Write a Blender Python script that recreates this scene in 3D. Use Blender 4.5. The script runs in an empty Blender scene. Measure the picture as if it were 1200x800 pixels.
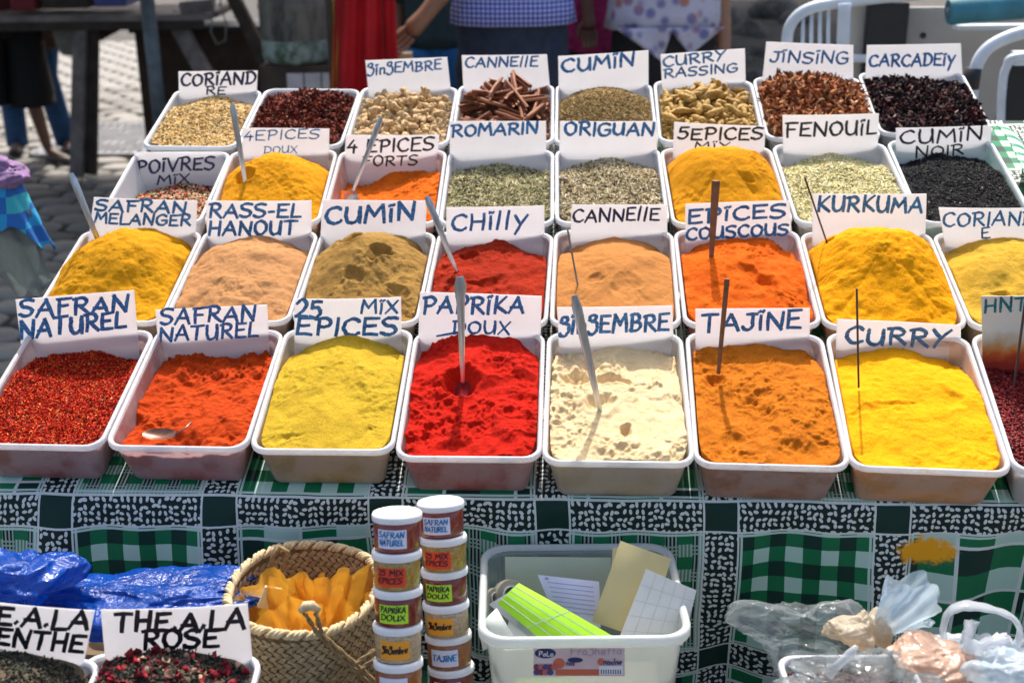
import bpy, math, random
import numpy as np
from mathutils import Vector, Matrix

S = bpy.context.scene
COL = S.collection
PI = math.pi
R = math.radians

# ------------------------------------------------------------------ camera
CAM = Vector((0, 0, 1.7))
F = 1500.0                      # focal length in pixels of a 1200 px wide picture
PITCH = math.atan(540 / F)
ROLL = 0.0108
fwd = Vector((0, math.cos(PITCH), -math.sin(PITCH)))
up0 = Vector((0, math.sin(PITCH), math.cos(PITCH)))
rgt = Vector((1, 0, 0)) * math.cos(ROLL) - up0 * math.sin(ROLL)
upv = Vector((1, 0, 0)) * math.sin(ROLL) + up0 * math.cos(ROLL)
cd = bpy.data.cameras.new('camera')
cam = bpy.data.objects.new('camera', cd)
COL.objects.link(cam)
cam.matrix_world = Matrix(((rgt.x, upv.x, -fwd.x, 0), (rgt.y, upv.y, -fwd.y, 0), (rgt.z, upv.z, -fwd.z, 1.7), (0, 0, 0, 1)))
cd.sensor_width = 36
cd.lens = F / 1200 * 36
cd.clip_end = 500
cd.clip_start = 0.05
cd.dof.use_dof = True
cd.dof.focus_distance = 1.82
cd.dof.aperture_fstop = 5.6
S.camera = cam

# ------------------------------------------------------------------ sky, sun, exposure
SUN_EL, SUN_AZ = R(58), R(4)
w = bpy.data.worlds.new('World')
S.world = w
w.use_nodes = True
nt = w.node_tree
bg = nt.nodes['Background']
sky = nt.nodes.new('ShaderNodeTexSky')
sky.sky_type = 'NISHITA'
sky.sun_disc = False
sky.sun_elevation = SUN_EL
sky.sun_rotation = SUN_AZ
sky.air_density = 1.0
sky.dust_density = 5.0
sky.ozone_density = 0.4
nt.links.new(sky.outputs[0], bg.inputs[0])
bg.inputs[1].default_value = 0.15
sl = bpy.data.lights.new('sun', 'SUN')
sl.energy = 3.3
sl.angle = R(0.6)
sl.color = (1.0, 0.955, 0.88)
so = bpy.data.objects.new('sun', sl)
COL.objects.link(so)
sd = Vector((math.sin(SUN_AZ) * math.cos(SUN_EL), math.cos(SUN_AZ) * math.cos(SUN_EL), math.sin(SUN_EL)))
so.rotation_euler = sd.to_track_quat('Z', 'Y').to_euler()
S.view_settings.view_transform = 'Standard'
S.view_settings.look = 'None'
S.view_settings.gamma = 1
S.view_settings.exposure = 0.68

# ------------------------------------------------------------------ helpers
rng = random.Random(7)
nrg = np.random.default_rng(11)


def ray(x, y):
    return (fwd + rgt * ((x - 600) / F) + upv * ((400 - y) / F)).normalized()


def hit(x, y, P, N):
    """the place in the scene seen at a spot of the photograph, on the plane through P with normal N"""
    d = ray(x, y)
    t = (P - CAM).dot(N) / d.dot(N)
    return CAM + d * t


def at(x, y, Y):
    return hit(x, y, Vector((0, Y, 0)), Vector((0, 1, 0)))


def tag(o, label=None, cat=None, group=None, kind=None):
    if label: o['label'] = label
    if cat: o['category'] = cat
    if group: o['group'] = group
    if kind: o['kind'] = kind
    return o


def empty(name, loc, label=None, cat=None, group=None, rz=0, mw=None):
    o = bpy.data.objects.new(name, None)
    COL.objects.link(o)
    o.empty_display_size = 0.05
    if mw is not None: o.matrix_world = mw
    else:
        o.location = loc
        o.rotation_euler = (0, 0, rz)
    return tag(o, label, cat, group)


def link(name, me, mat=None, parent=None, loc=None):
    o = bpy.data.objects.new(name, me)
    COL.objects.link(o)
    if mat is not None and len(me.materials) == 0: me.materials.append(mat)
    if parent is not None: o.parent = parent
    if loc is not None: o.location = loc
    return o


def mesh_np(name, V, faces, cols=None, smooth=True):
    """faces: list of integer arrays (n,3) or (n,4)"""
    me = bpy.data.meshes.new(name)
    V = np.asarray(V, np.float32)
    tot = sum(f.shape[0] for f in faces)
    loops = np.concatenate([f.ravel() for f in faces]).astype(np.int32)
    sizes = np.concatenate([np.full(f.shape[0], f.shape[1]) for f in faces])
    starts = np.concatenate([[0], np.cumsum(sizes)[:-1]]).astype(np.int32)
    me.vertices.add(len(V)); me.vertices.foreach_set('co', V.ravel())
    me.loops.add(len(loops)); me.loops.foreach_set('vertex_index', loops)
    me.polygons.add(tot); me.polygons.foreach_set('loop_start', starts)
    if smooth: me.polygons.foreach_set('use_smooth', np.ones(tot, bool))
    me.update(calc_edges=True)
    if cols is not None:
        a = me.color_attributes.new('tint', 'FLOAT_COLOR', 'POINT')
        c = np.ones((len(V), 4), np.float32); c[:, :3] = cols
        a.data.foreach_set('color', c.ravel())
    me.validate()
    return me


class MB:
    def __init__(s): s.v = []; s.f = []

    def add(s, vs, fs):
        n = len(s.v)
        s.v += [tuple(v) for v in vs]
        s.f += [tuple(i + n for i in f) for f in fs]
        return s

    def box(s, c, d, M=None):
        c = Vector(c)
        vs = [Vector((x * d[0] / 2, y * d[1] / 2, z * d[2] / 2)) for x in (-1, 1) for y in (-1, 1) for z in (-1, 1)]
        if M is not None: vs = [M @ v for v in vs]
        return s.add([c + v for v in vs], [(0, 1, 3, 2), (4, 6, 7, 5), (0, 4, 5, 1), (2, 3, 7, 6), (0, 2, 6, 4), (1, 5, 7, 3)])

    def beam(s, a, b, wx, wy, up=(0, 0, 1)):
        a, b = Vector(a), Vector(b); d = (b - a).normalized()
        x = d.cross(Vector(up))
        if x.length < 1e-3: x = d.cross(Vector((0, 1, 0)))
        x.normalize(); y = x.cross(d).normalized()
        vs = [p + x * (i * wx / 2) + y * (j * wy / 2) for p in (a, b) for i in (-1, 1) for j in (-1, 1)]
        return s.add(vs, [(0, 1, 3, 2), (4, 6, 7, 5), (0, 4, 5, 1), (2, 3, 7, 6), (0, 2, 6, 4), (1, 5, 7, 3)])

    def tube(s, pts, rad, n=10, cap=True, flat=1.0, side=None):
        pts = [Vector(p) for p in pts]
        if not hasattr(rad, '__len__'): rad = [rad] * len(pts)
        vs = []; fs = []; prev = None
        for i, p in enumerate(pts):
            t = (pts[min(i + 1, len(pts) - 1)] - pts[max(i - 1, 0)]).normalized()
            if prev is None:
                x = Vector(side) if side is not None else t.cross(Vector((0, 0, 1)))
                if x.length < 1e-3: x = t.cross(Vector((0, 1, 0)))
            else: x = prev
            x = (x - t * x.dot(t)).normalized(); prev = x
            y = t.cross(x)
            for k in range(n):
                a = 2 * PI * k / n
                vs.append(p + x * (math.cos(a) * rad[i]) + y * (math.sin(a) * rad[i] * flat))
        for i in range(len(pts) - 1):
            for k in range(n):
                k2 = (k + 1) % n
                fs.append((i * n + k, i * n + k2, (i + 1) * n + k2, (i + 1) * n + k))
        if cap:
            fs.append(tuple(range(n - 1, -1, -1)))
            fs.append(tuple((len(pts) - 1) * n + k for k in range(n)))
        return s.add(vs, fs)

    def lathe(s, prof, n=32, c=(0, 0, 0), M=None):
        vs = []; fs = []; c = Vector(c)
        for r, z in prof:
            for k in range(n):
                a = 2 * PI * k / n
                v = Vector((r * math.cos(a), r * math.sin(a), z))
                vs.append(c + (M @ v if M is not None else v))
        for i in range(len(prof) - 1):
            for k in range(n):
                k2 = (k + 1) % n
                fs.append((i * n + k, i * n + k2, (i + 1) * n + k2, (i + 1) * n + k))
        if prof[0][0] > 1e-6: fs.append(tuple(range(n - 1, -1, -1)))
        if prof[-1][0] > 1e-6: fs.append(tuple((len(prof) - 1) * n + k for k in range(n)))
        return s.add(vs, fs)

    def mesh(s, name, smooth=False, angle=None):
        me = bpy.data.meshes.new(name)
        me.from_pydata(s.v, [], s.f)
        me.update()
        if smooth:
            me.polygons.foreach_set('use_smooth', [True] * len(me.polygons))
            if angle: me.set_sharp_from_angle(angle=R(angle))
        return me

    def build(s, name, mat=None, parent=None, smooth=False, angle=None):
        return link(name, s.mesh(name, smooth, angle), mat, parent)


def bevel(o, wd=0.003, seg=2):
    m = o.modifiers.new('edge', 'BEVEL'); m.width = wd; m.segments = seg; m.limit_method = 'ANGLE'
    return o


# ---- numpy noise
def _h(ix, iy, seed):
    n = (ix * 374761393 + iy * 668265263 + seed * 1274126177) & 0xffffffff
    n = ((n ^ (n >> 13)) * 1274126177) & 0xffffffff
    return ((n ^ (n >> 16)) & 0xffff) / 65535.0


def vnoise(x, y, seed=0):
    ix = np.floor(x).astype(np.int64); iy = np.floor(y).astype(np.int64)
    fx = x - ix; fy = y - iy
    fx = fx * fx * fx * (fx * (fx * 6 - 15) + 10); fy = fy * fy * fy * (fy * (fy * 6 - 15) + 10)
    a = _h(ix, iy, seed); b = _h(ix + 1, iy, seed); c = _h(ix, iy + 1, seed); d = _h(ix + 1, iy + 1, seed)
    return (a + (b - a) * fx) * (1 - fy) + (c + (d - c) * fx) * fy - 0.5


def fbm(x, y, seed=0, oc=4, gain=0.5):
    s = 0; g = 1
    for o in range(oc):
        s = s + g * vnoise(x * 2 ** o + 17.3 * o, y * 2 ** o - 9.1 * o, seed + o); g *= gain
    return s


# ------------------------------------------------------------------ node helpers
class NB:
    """tiny expression builder for shader nodes"""
    def __init__(s, name):
        s.m = bpy.data.materials.new(name); s.m.use_nodes = True
        s.t = s.m.node_tree; s.n = s.t.nodes; s.l = s.t.links
        s.b = s.n['Principled BSDF']; s.out = s.n['Material Output']

    def put(s, sock, v):
        if isinstance(v, bpy.types.NodeSocket): s.l.new(v, sock)
        elif v is not None:
            if isinstance(v, tuple) and len(v) == 3 and sock.type == 'RGBA': v = v + (1,)
            sock.default_value = v

    def math(s, op, a, b=None, c=None):
        n = s.n.new('ShaderNodeMath'); n.operation = op
        s.put(n.inputs[0], a); s.put(n.inputs[1], b); s.put(n.inputs[2], c)
        return n.outputs[0]

    def mix(s, f, a, b, mode='MIX'):
        n = s.n.new('ShaderNodeMix'); n.data_type = 'RGBA'; n.blend_type = mode
        s.put(n.inputs[0], f); s.put(n.inputs[6], a); s.put(n.inputs[7], b)
        return n.outputs[2]

    def noise(s, scale, detail=3, vec=None, rough=0.55, dist=0.0):
        n = s.n.new('ShaderNodeTexNoise'); n.inputs['Scale'].default_value = scale
        n.inputs['Detail'].default_value = detail; n.inputs['Roughness'].default_value = rough
        n.inputs['Distortion'].default_value = dist
        s.l.new(vec if vec is not None else s.obj(), n.inputs['Vector'])
        return n.outputs[0]

    def obj(s):
        if not hasattr(s, '_o'): s._o = s.n.new('ShaderNodeTexCoord').outputs['Object']
        return s._o

    def uv(s):
        return s.n.new('ShaderNodeTexCoord').outputs['UV']

    def scale(s, vec, sc, rot=(0, 0, 0)):
        n = s.n.new('ShaderNodeMapping'); n.inputs['Scale'].default_value = sc; n.inputs['Rotation'].default_value = rot
        s.l.new(vec, n.inputs[0]); return n.outputs[0]

    def ramp(s, f, stops):
        n = s.n.new('ShaderNodeValToRGB'); e = n.color_ramp.elements
        while len(e) < len(stops): e.new(0.5)
        for k, (p, c) in enumerate(stops):
            e[k].position = p
            e[k].color = (c if hasattr(c, '__len__') else (c, c, c)) + ((1,) if (not hasattr(c, '__len__') or len(c) == 3) else ())
        s.l.new(f, n.inputs[0]); return n.outputs[0]

    def bump(s, h, strength=0.5, dist=0.001, prev=None):
        n = s.n.new('ShaderNodeBump'); n.inputs['Strength'].default_value = strength; n.inputs['Distance'].default_value = dist
        s.l.new(h, n.inputs['Height'])
        if prev is not None: s.l.new(prev, n.inputs['Normal'])
        return n.outputs[0]

    def set(s, color=None, rough=None, normal=None, **kw):
        if color is not None: s.put(s.b.inputs['Base Color'], color)
        if rough is not None: s.put(s.b.inputs['Roughness'], rough)
        if normal is not None: s.l.new(normal, s.b.inputs['Normal'])
        for k, v in kw.items(): s.put(s.b.inputs[k], v)
        return s.m

    def translucent(s, color, f):
        t = s.n.new('ShaderNodeBsdfTranslucent'); s.put(t.inputs[0], color)
        m = s.n.new('ShaderNodeMixShader'); s.put(m.inputs[0], f)
        s.l.new(s.n['Principled BSDF'].outputs[0] if not hasattr(s, 'last') else s.last, m.inputs[1]); s.l.new(t.outputs[0], m.inputs[2])
        s.last = m.outputs[0]; s.l.new(s.last, s.out.inputs[0]); return s

    def transparent(s, f, color=(1, 1, 1)):
        t = s.n.new('ShaderNodeBsdfTransparent'); s.put(t.inputs[0], color)
        m = s.n.new('ShaderNodeMixShader'); s.put(m.inputs[0], f)
        s.l.new(s.n['Principled BSDF'].outputs[0] if not hasattr(s, 'last') else s.last, m.inputs[1]); s.l.new(t.outputs[0], m.inputs[2])
        s.last = m.outputs[0]; s.l.new(s.last, s.out.inputs[0]); return s


def plain(name, col, rough=0.6, var=0.25, sc=30, bump=0.0, bsc=200, metallic=0.0, dark=None, bd=0.001):
    b = NB(name)
    f = b.noise(sc, 4)
    d = dark or tuple(c * (1 - var) for c in col)
    l = tuple(min(1, c * (1 + var * 0.6)) for c in col)
    c = b.ramp(f, [(0.3, d), (0.7, l)])
    nm = b.bump(b.noise(bsc, 3), bump, bd) if bump else None
    return b.set(c, rough, nm, Metallic=metallic)


def tintmat(name, rough=0.6, bump=0.3, spec=0.12):
    b = NB(name)
    a = b.n.new('ShaderNodeAttribute'); a.attribute_name = 'tint'
    c = b.mix(b.ramp(b.noise(500, 2), [(0.35, 0.0), (0.7, 0.35)]), a.outputs[0], b.mix(0.5, a.outputs[0], (0, 0, 0)))
    m = b.set(c, rough, b.bump(b.noise(900, 2), bump, 0.0006))
    b.b.inputs['Specular IOR Level'].default_value = spec
    return m


def powder(name, col, dark, scale=120, rel=0.55, light=None):
    b = NB(name)
    big = b.noise(22, 4, rough=0.65, dist=0.4)
    fine = b.noise(scale * 4, 3, rough=0.7)
    c = b.ramp(big, [(0.34, tuple(x * .65 + y * .35 for x, y in zip(col, dark))), (0.52, col), (0.72, light or tuple(min(1, x * 1.07) for x in col))])
    c = b.mix(b.ramp(fine, [(0.36, 0.55), (0.52, 0.0)]), c, dark)
    crumb = b.ramp(b.noise(scale * 1.9, 4, rough=0.75), [(0.48, 0.0), (0.66, 1.0)])
    n1 = b.bump(b.noise(scale * .8, 5, rough=0.75), rel * .8, 0.0024)
    n1 = b.bump(crumb, 0.45, 0.0014, n1)
    n2 = b.bump(fine, 0.6, 0.0008, n1)
    m = b.set(c, 0.95, n2)
    b.b.inputs['Specular IOR Level'].default_value = 0.12
    return m

# ------------------------------------------------------------------ shared materials
M = {}
b = NB('white_rim_plastic')
M['rim'] = b.set(b.ramp(b.noise(60, 3), [(0.3, (0.72, 0.73, 0.75)), (0.7, (0.84, 0.85, 0.87))]), 0.28, b.bump(b.noise(90, 2), 0.15, 0.001))
b.translucent((0.9, 0.92, 0.95), 0.3)
def rimmat(col):
    b = NB('dusty_rim')
    c = b.ramp(b.noise(60, 3), [(0.3, (0.72, 0.72, 0.73)), (0.7, (0.83, 0.83, 0.84))])
    f = b.ramp(b.noise(45, 6, rough=.78), [(0.56, 0.0), (0.68, 0.85)])
    c = b.mix(f, c, col)
    b.set(c, 0.32, b.bump(b.noise(90, 2), 0.2, 0.001)); b.translucent((0.92, 0.92, 0.93), 0.4)
    return b.m


def milky(name, col, tr=0.3, dust=None):
    b = NB(name)
    c = b.ramp(b.noise(35, 4), [(0.3, tuple(x * 0.9 for x in col)), (0.7, col)])
    if dust: c = b.mix(b.ramp(b.noise(14, 5, rough=0.7), [(0.44, 0.0), (0.56, 0.8)]), c, dust)
    b.set(c, 0.3, b.bump(b.noise(70, 2), 0.12, 0.001))
    b.translucent(tuple(min(1, x * 1.05) for x in col), 0.35)
    b.transparent(tr, (0.96, 0.96, 0.96))
    return b.m
M['milky'] = milky('milky_plastic', (0.78, 0.78, 0.8), 0.25)
b = NB('white_card')
c = b.ramp(b.noise(25, 4), [(0.3, (0.82, 0.82, 0.83)), (0.7, (0.88, 0.88, 0.89))])
c = b.mix(b.ramp(b.noise(160, 3, rough=0.7), [(0.62, 0.0), (0.75, 0.4)]), c, (0.55, 0.42, 0.3))
c = b.mix(b.ramp(b.noise(9, 5, rough=0.7), [(0.52, 0.0), (0.72, 0.4)]), c, (0.66, 0.56, 0.46))
b.set(c, 0.4, b.bump(b.noise(40, 2), 0.1, 0.001)); b.translucent((0.90, 0.89, 0.90), 0.6); M['card'] = b.m
def ink(name, c1, c2):
    b = NB(name)
    f = b.noise(130, 3, b.scale(b.obj(), (1, 1, 3.0)), 0.7)
    return b.set(b.ramp(f, [(0.40, c1), (0.58, c2)]), 0.45)
M['blue'] = ink('blue_marker', (0.006, 0.09, 0.27), (0.05, 0.27, 0.58))
M['light_blue'] = ink('light_blue_marker', (0.03, 0.14, 0.34), (0.1, 0.33, 0.6))
M['navy'] = ink('navy_marker', (0.004, 0.008, 0.04), (0.01, 0.02, 0.11))
M['black'] = ink('black_marker', (0.004, 0.005, 0.009), (0.012, 0.016, 0.03))
M['teal'] = ink('teal_marker', (0.0, 0.08, 0.1), (0.01, 0.25, 0.3))
b = NB('brushed_steel')
b.set(b.ramp(b.noise(40, 4, b.scale(b.obj(), (4, 4, 0.5))), [(0.3, (0.35, 0.37, 0.4)), (0.7, (0.62, 0.64, 0.67))]), 0.28, b.bump(b.noise(300, 3), 0.15, 0.0005), Metallic=0.95)
M['steel'] = b.m
M['brown_wood'] = plain('brown_stained_wood', (0.2, 0.09, 0.04), 0.55, 0.4, 60)
M['dark_wire'] = plain('dark_wire', (0.06, 0.045, 0.04), 0.5, 0.3, 60)
M['grey_wood'] = plain('weathered_grey_wood', (0.23, 0.205, 0.19), 0.85, 0.45, 12, 0.5, 60)
M['dark_wood'] = plain('dark_old_wood', (0.06, 0.045, 0.035), 0.85, 0.4, 12, 0.4, 60)

# ------------------------------------------------------------------ the sloping display plane
TILT, YAW, TL = 0.2910, 0.0495, 0.2875
ORG = Vector((0.0430, 1.5310, 0.9840))           # front rim line, between the fourth and the fifth tub
AX = Vector((math.cos(YAW), -math.sin(YAW), 0))
AY = Vector((math.sin(YAW) * math.cos(TILT), math.cos(YAW) * math.cos(TILT), math.sin(TILT)))
AZ = AX.cross(AY).normalized()


def DP(a, b, h=0.0):
    return ORG + AX * a + AY * b + AZ * h


def onplane(x, y, h=0.0):
    p = hit(x, y, ORG + AZ * h, AZ) - ORG
    return p.dot(AX), p.dot(AY)


def rrect(hw, hl, rad, n=6):
    out = []
    for cx, cy, a0 in ((hw - rad, hl - rad, 0), (-hw + rad, hl - rad, 90), (-hw + rad, -hl + rad, 180), (hw - rad, -hl + rad, 270)):
        for k in range(n):
            a = R(a0 + 90 * k / (n - 1)); out.append((cx + rad * math.cos(a), cy + rad * math.sin(a)))
    return out


def loops_mesh(mb, hw, hl, rad, prof, cap0=False, cap1=False, n=6):
    vs = []; fs = []; m = 4 * n
    for ins, z in prof:
        vs += [(x, y, z) for x, y in rrect(hw - ins, hl - ins, max(rad - ins * .6, .002), n)]
    for i in range(len(prof) - 1):
        for k in range(m):
            k2 = (k + 1) % m
            fs.append((i * m + k, i * m + k2, (i + 1) * m + k2, (i + 1) * m + k))
    if cap0: fs.append(tuple(range(m - 1, -1, -1)))
    if cap1: fs.append(tuple((len(prof) - 1) * m + k for k in range(m)))
    return mb.add(vs, fs)


TUBH = 0.078


def make_tub(mw, W, L, label, body_mat, H=TUBH, cat='tub', group='plastic tubs in rows on the stall', rad=0.024, rim=None):
    root = empty('plastic_tub', None, label, cat, group, mw=mw)
    mb = MB()
    loops_mesh(mb, W / 2, L / 2, rad, [(.022, -H), (.0195, -H + .004), (.007, -.012), (.0055, -.005), (.0068, -.005), (.0076, -.013), (.0215, -H + .005), (.0235, -H + .0035)], True, True)
    mb.build('tub_body', body_mat, root, True, 40)
    mb = MB()
    loops_mesh(mb, W / 2, L / 2, rad, [(.0052, -.0085), (.0005, -.0085), (0, -.007), (0, -.002), (.0008, -.0005), (.0024, .0004), (.0042, .0002), (.0058, -.0012), (.0066, -.004), (.0070, -.009)])
    mb.build('rim', rim or M['rim'], root, True)
    return root


class Heap:
    """a mound in tub coordinates: u, v run from -1 to 1 across and along"""
    def __init__(s, W, L, base=-.010, A=.03, vc=.35, sv=.9, pu=2.2, feats=(), rough=.0025, rs=16, clump=0.0, seed=1, back=.93, tiltu=0.0, ridge=0.0, H=TUBH, bd=0.0):
        s.__dict__.update(locals())

    def h(s, u, v):
        d = np.exp(-((v - s.vc) / s.sv) ** 2) * (1 - np.clip(np.abs(u), 0, 1) ** s.pu * .85)
        d = d * np.clip((v + 1.02) / .35, 0, 1) ** .5
        z = s.base + s.A * d + s.tiltu * u - s.bd * np.clip((v - .25) / .75, 0, 1) ** 1.2 * (.35 + .65 * np.abs(u))
        x = u * s.W / 2; y = v * s.L / 2
        z = z + s.rough * 2.2 * fbm(x * s.rs, y * s.rs, s.seed, 3) + s.rough * .55 * fbm(x * s.rs * 5, y * s.rs * 5, s.seed + 40, 3)
        if s.ridge:
            r = 1 - np.abs(fbm(x * 30 + 3, y * 55 + y * 3, s.seed + 77, 3)) * 4
            z = z + .6 * s.ridge * np.clip(r, 0, 1) * np.clip(fbm(x * 12, y * 12, s.seed + 3, 2) * 4 + .3, 0, 1)
        if s.clump:
            c = fbm(x * 75, y * 75, s.seed + 9, 3)
            mask = np.clip(fbm(x * 14, y * 14, s.seed + 60, 2) * 4 + .4, 0, 1)
            z = z + s.clump * mask * (np.clip(c * 5, -.4, 1)) + s.clump * .5 * mask * np.clip(vnoise(x * 190, y * 190, s.seed + 5) * 5, -.2, 1)
        wu = u + .16 * fbm(x * 28, y * 28, s.seed + 21, 3); wv = v + .12 * fbm(x * 28 + 9, y * 28, s.seed + 22, 3)
        u0, v0 = u, v
        u, v = wu, wv
        for f in s.feats:
            k = f[0]
            if k == 'ring': u, v = u0 + .2 * (wu - u0), v0 + .2 * (wv - v0)
            else: u, v = wu, wv
            if k == 'hole':                     # a scooped hollow with a small lip
                _, fu, fv, r, dep = f
                q = np.sqrt(((u - fu) * s.W / 2) ** 2 + ((v - fv) * s.L / 2) ** 2) / r
                z = z - dep * np.exp(-q ** 4) + dep * .22 * np.exp(-((q - 1.25) / .25) ** 2)
            elif k == 'pit':                    # elongated hollow
                _, fu, fv, ru, rv, dep, an = f
                X = (u - fu) * s.W / 2; Y = (v - fv) * s.L / 2
                q = np.sqrt(((X * math.cos(an) + Y * math.sin(an)) / ru) ** 2 + ((-X * math.sin(an) + Y * math.cos(an)) / rv) ** 2)
                z = z - dep * np.exp(-q ** 4) + abs(dep) * .2 * np.exp(-((q - 1.3) / .2) ** 2)
            elif k == 'ring':                   # pressed round print of a bowl
                _, fu, fv, r, dep = f
                q = np.sqrt(((u - fu) * s.W / 2) ** 2 + ((v - fv) * s.L / 2) ** 2) / r
                z = z - dep * np.clip((1 - q) * 12, 0, 1) + dep * .5 * np.exp(-((q - 1.06) / .07) ** 2)
        return z

    def pt(s, u, v, h=None):
        """local point: squircle footprint so that the corners follow the tub"""
        n = 9.0
        m = np.maximum(np.maximum(np.abs(u), np.abs(v)), 1e-6)
        k = m / (np.abs(u) ** n + np.abs(v) ** n + 1e-12) ** (1 / n)
        uu, vv = u * k, v * k
        z = s.h(u, v) if h is None else h
        dep = np.clip(-z, 0, .07)
        hw = s.W / 2 - .0078 - .17 * dep; hl = s.L / 2 - .0078 - .17 * dep
        x = uu * hw
        y = np.where(vv > 0, np.minimum(vv, s.back) if True else vv, vv) * hl
        return x, y, z

    def fit(s, mw, yc, ys):
        """choose dome height and rear drop so that the outline against the card is as high as in the photograph"""
        Mw = np.array(mw); V = np.linspace(.1, .98, 24)
        def top(u):
            x, y, z = s.pt(np.full(24, u), V)
            P = np.stack([x, y, z, np.ones(24)], 1) @ Mw.T
            d = P[:, :3] - np.array(CAM)
            return float((400 - F * (d @ np.array(upv)) / (d @ np.array(fwd))).min())
        for it in range(6):
            lo, hi = -.06, .12
            for k in range(16):
                s.A = (lo + hi) / 2
                c = (top(-.1) + top(.1) + top(0)) / 3
                if c > yc: lo = s.A
                else: hi = s.A
            lo, hi = -.02, .028
            for k in range(16):
                s.bd = (lo + hi) / 2
                c = (top(-.82) + top(.82)) / 2
                if c > ys: hi = s.bd
                else: lo = s.bd
        return s

    def build(s, name, mat, mw, nx=90, ny=130):
        U, V = np.meshgrid(np.linspace(-1, 1, nx), np.linspace(-1, 1, ny))
        x, y, z = s.pt(U.ravel(), V.ravel())
        P = np.stack([x, y, z], 1)
        idx = np.arange(nx * ny).reshape(ny, nx)
        q = np.stack([idx[:-1, :-1], idx[:-1, 1:], idx[1:, 1:], idx[1:, :-1]], -1).reshape(-1, 4)
        border = np.concatenate([idx[0, :], idx[1:, -1], idx[-1, -2::-1], idx[-2:0:-1, 0]])
        nb = len(border)
        # skirt inside the tub walls
        ux = U.ravel()[border]; vx = V.ravel()[border]
        bx, by, bz = s.pt(ux, vx, np.full(nb, -s.H + .006))
        B = np.stack([bx, by, bz], 1)
        b2 = np.arange(nb) + nx * ny
        sk = np.stack([border, np.roll(border, -1), np.roll(b2, -1), b2], -1)[:, ::-1]
        me = mesh_np(name, np.concatenate([P, B]), [q, sk])
        o = link(name, me, mat)
        o.matrix_world = mw
        return o


# ------------------------------------------------------------------ grains
def variants_ellipsoid(a, b_, c, n=3, seg=6, bend=0.0):
    """low polygon seed: a long, b wide, c thick"""
    out = []
    for k in range(n):
        V = [(-1, 0, 0)]; 
        for xx in (-.55, .15, .7):
            for j in range(seg - 1):
                an = 2 * PI * j / (seg - 1) + rng.uniform(-.3, .3)
                r = math.sqrt(1 - xx * xx) * rng.uniform(.85, 1.1)
                V.append((xx, r * math.cos(an), r * math.sin(an)))
        V.append((1, 0, 0)); m = seg - 1
        T = [(0, 1 + (j + 1) % m, 1 + j) for j in range(m)]
        for l in range(2):
            for j in range(m):
                p, q = 1 + l * m + j, 1 + l * m + (j + 1) % m
                T += [(p, q, q + m), (p, q + m, p + m)]
        e = len(V) - 1
        T += [(e, 1 + 2 * m + j, 1 + 2 * m + (j + 1) % m) for j in range(m)]
        V = np.array(V) * (a, b_, c); V[:, 2] += bend * (V[:, 0] / a) ** 2
        out.append((V, np.array(T)))
    return out


def variants_flake(a, b_, t, n=5, curl=1.0):
    """a curled shard with thickness"""
    out = []
    for k in range(n):
        nx = 4; V = []; T = []
        tw = rng.uniform(-1, 1); cu = rng.uniform(.4, 1.3) * curl
        for s_ in (0, 1):
            for i in range(nx + 1):
                f = i / nx * 2 - 1
                wd = b_ * (1 - abs(f) ** 2.2 * rng.uniform(.5, .95)) * rng.uniform(.7, 1.2)
                for j in (-1, 1):
                    an = cu * f * 1.1
                    x = a * math.sin(an) / max(cu * 1.1, .3) ; z = a * (1 - math.cos(an)) * .8
                    V.append((x + rng.uniform(-.05, .05) * a, j * wd + tw * f * f * b_ * .6, z + j * tw * f * b_ * .8 + s_ * t))
        q = lambda i, j, s_: s_ * 2 * (nx + 1) + i * 2 + j
        for i in range(nx):
            T += [(q(i, 0, 1), q(i + 1, 0, 1), q(i + 1, 1, 1)), (q(i, 0, 1), q(i + 1, 1, 1), q(i, 1, 1))]
            T += [(q(i, 0, 0), q(i + 1, 1, 0), q(i + 1, 0, 0)), (q(i, 0, 0), q(i, 1, 0), q(i + 1, 1, 0))]
            for j in (0, 1):
                A_ = [(q(i, j, 0), q(i + 1, j, 0), q(i + 1, j, 1)), (q(i, j, 0), q(i + 1, j, 1), q(i, j, 1))]
                T += A_ if j == 0 else [t_[::-1] for t_ in A_]
        out.append((np.array(V), np.array(T)))
    return out


def rotmats(n, up, spread=.5, r=nrg):
    """random spins about the surface normal with random tilts"""
    az = r.uniform(0, 2 * PI, n); ti = r.normal(0, spread, n); ro = r.uniform(0, 2 * PI, n) if spread > .2 else r.normal(0, .4, n)
    ca, sa, ct, st, cr, sr = np.cos(az), np.sin(az), np.cos(ti), np.sin(ti), np.cos(ro), np.sin(ro)
    Z = np.zeros(n); O = np.ones(n)
    Rz = np.stack([ca, -sa, Z, sa, ca, Z, Z, Z, O], 1).reshape(n, 3, 3)
    Ry = np.stack([ct, Z, st, Z, O, Z, -st, Z, ct], 1).reshape(n, 3, 3)
    Rx = np.stack([O, Z, Z, Z, cr, -sr, Z, sr, cr], 1).reshape(n, 3, 3)
    return Rz @ Ry @ Rx


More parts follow.
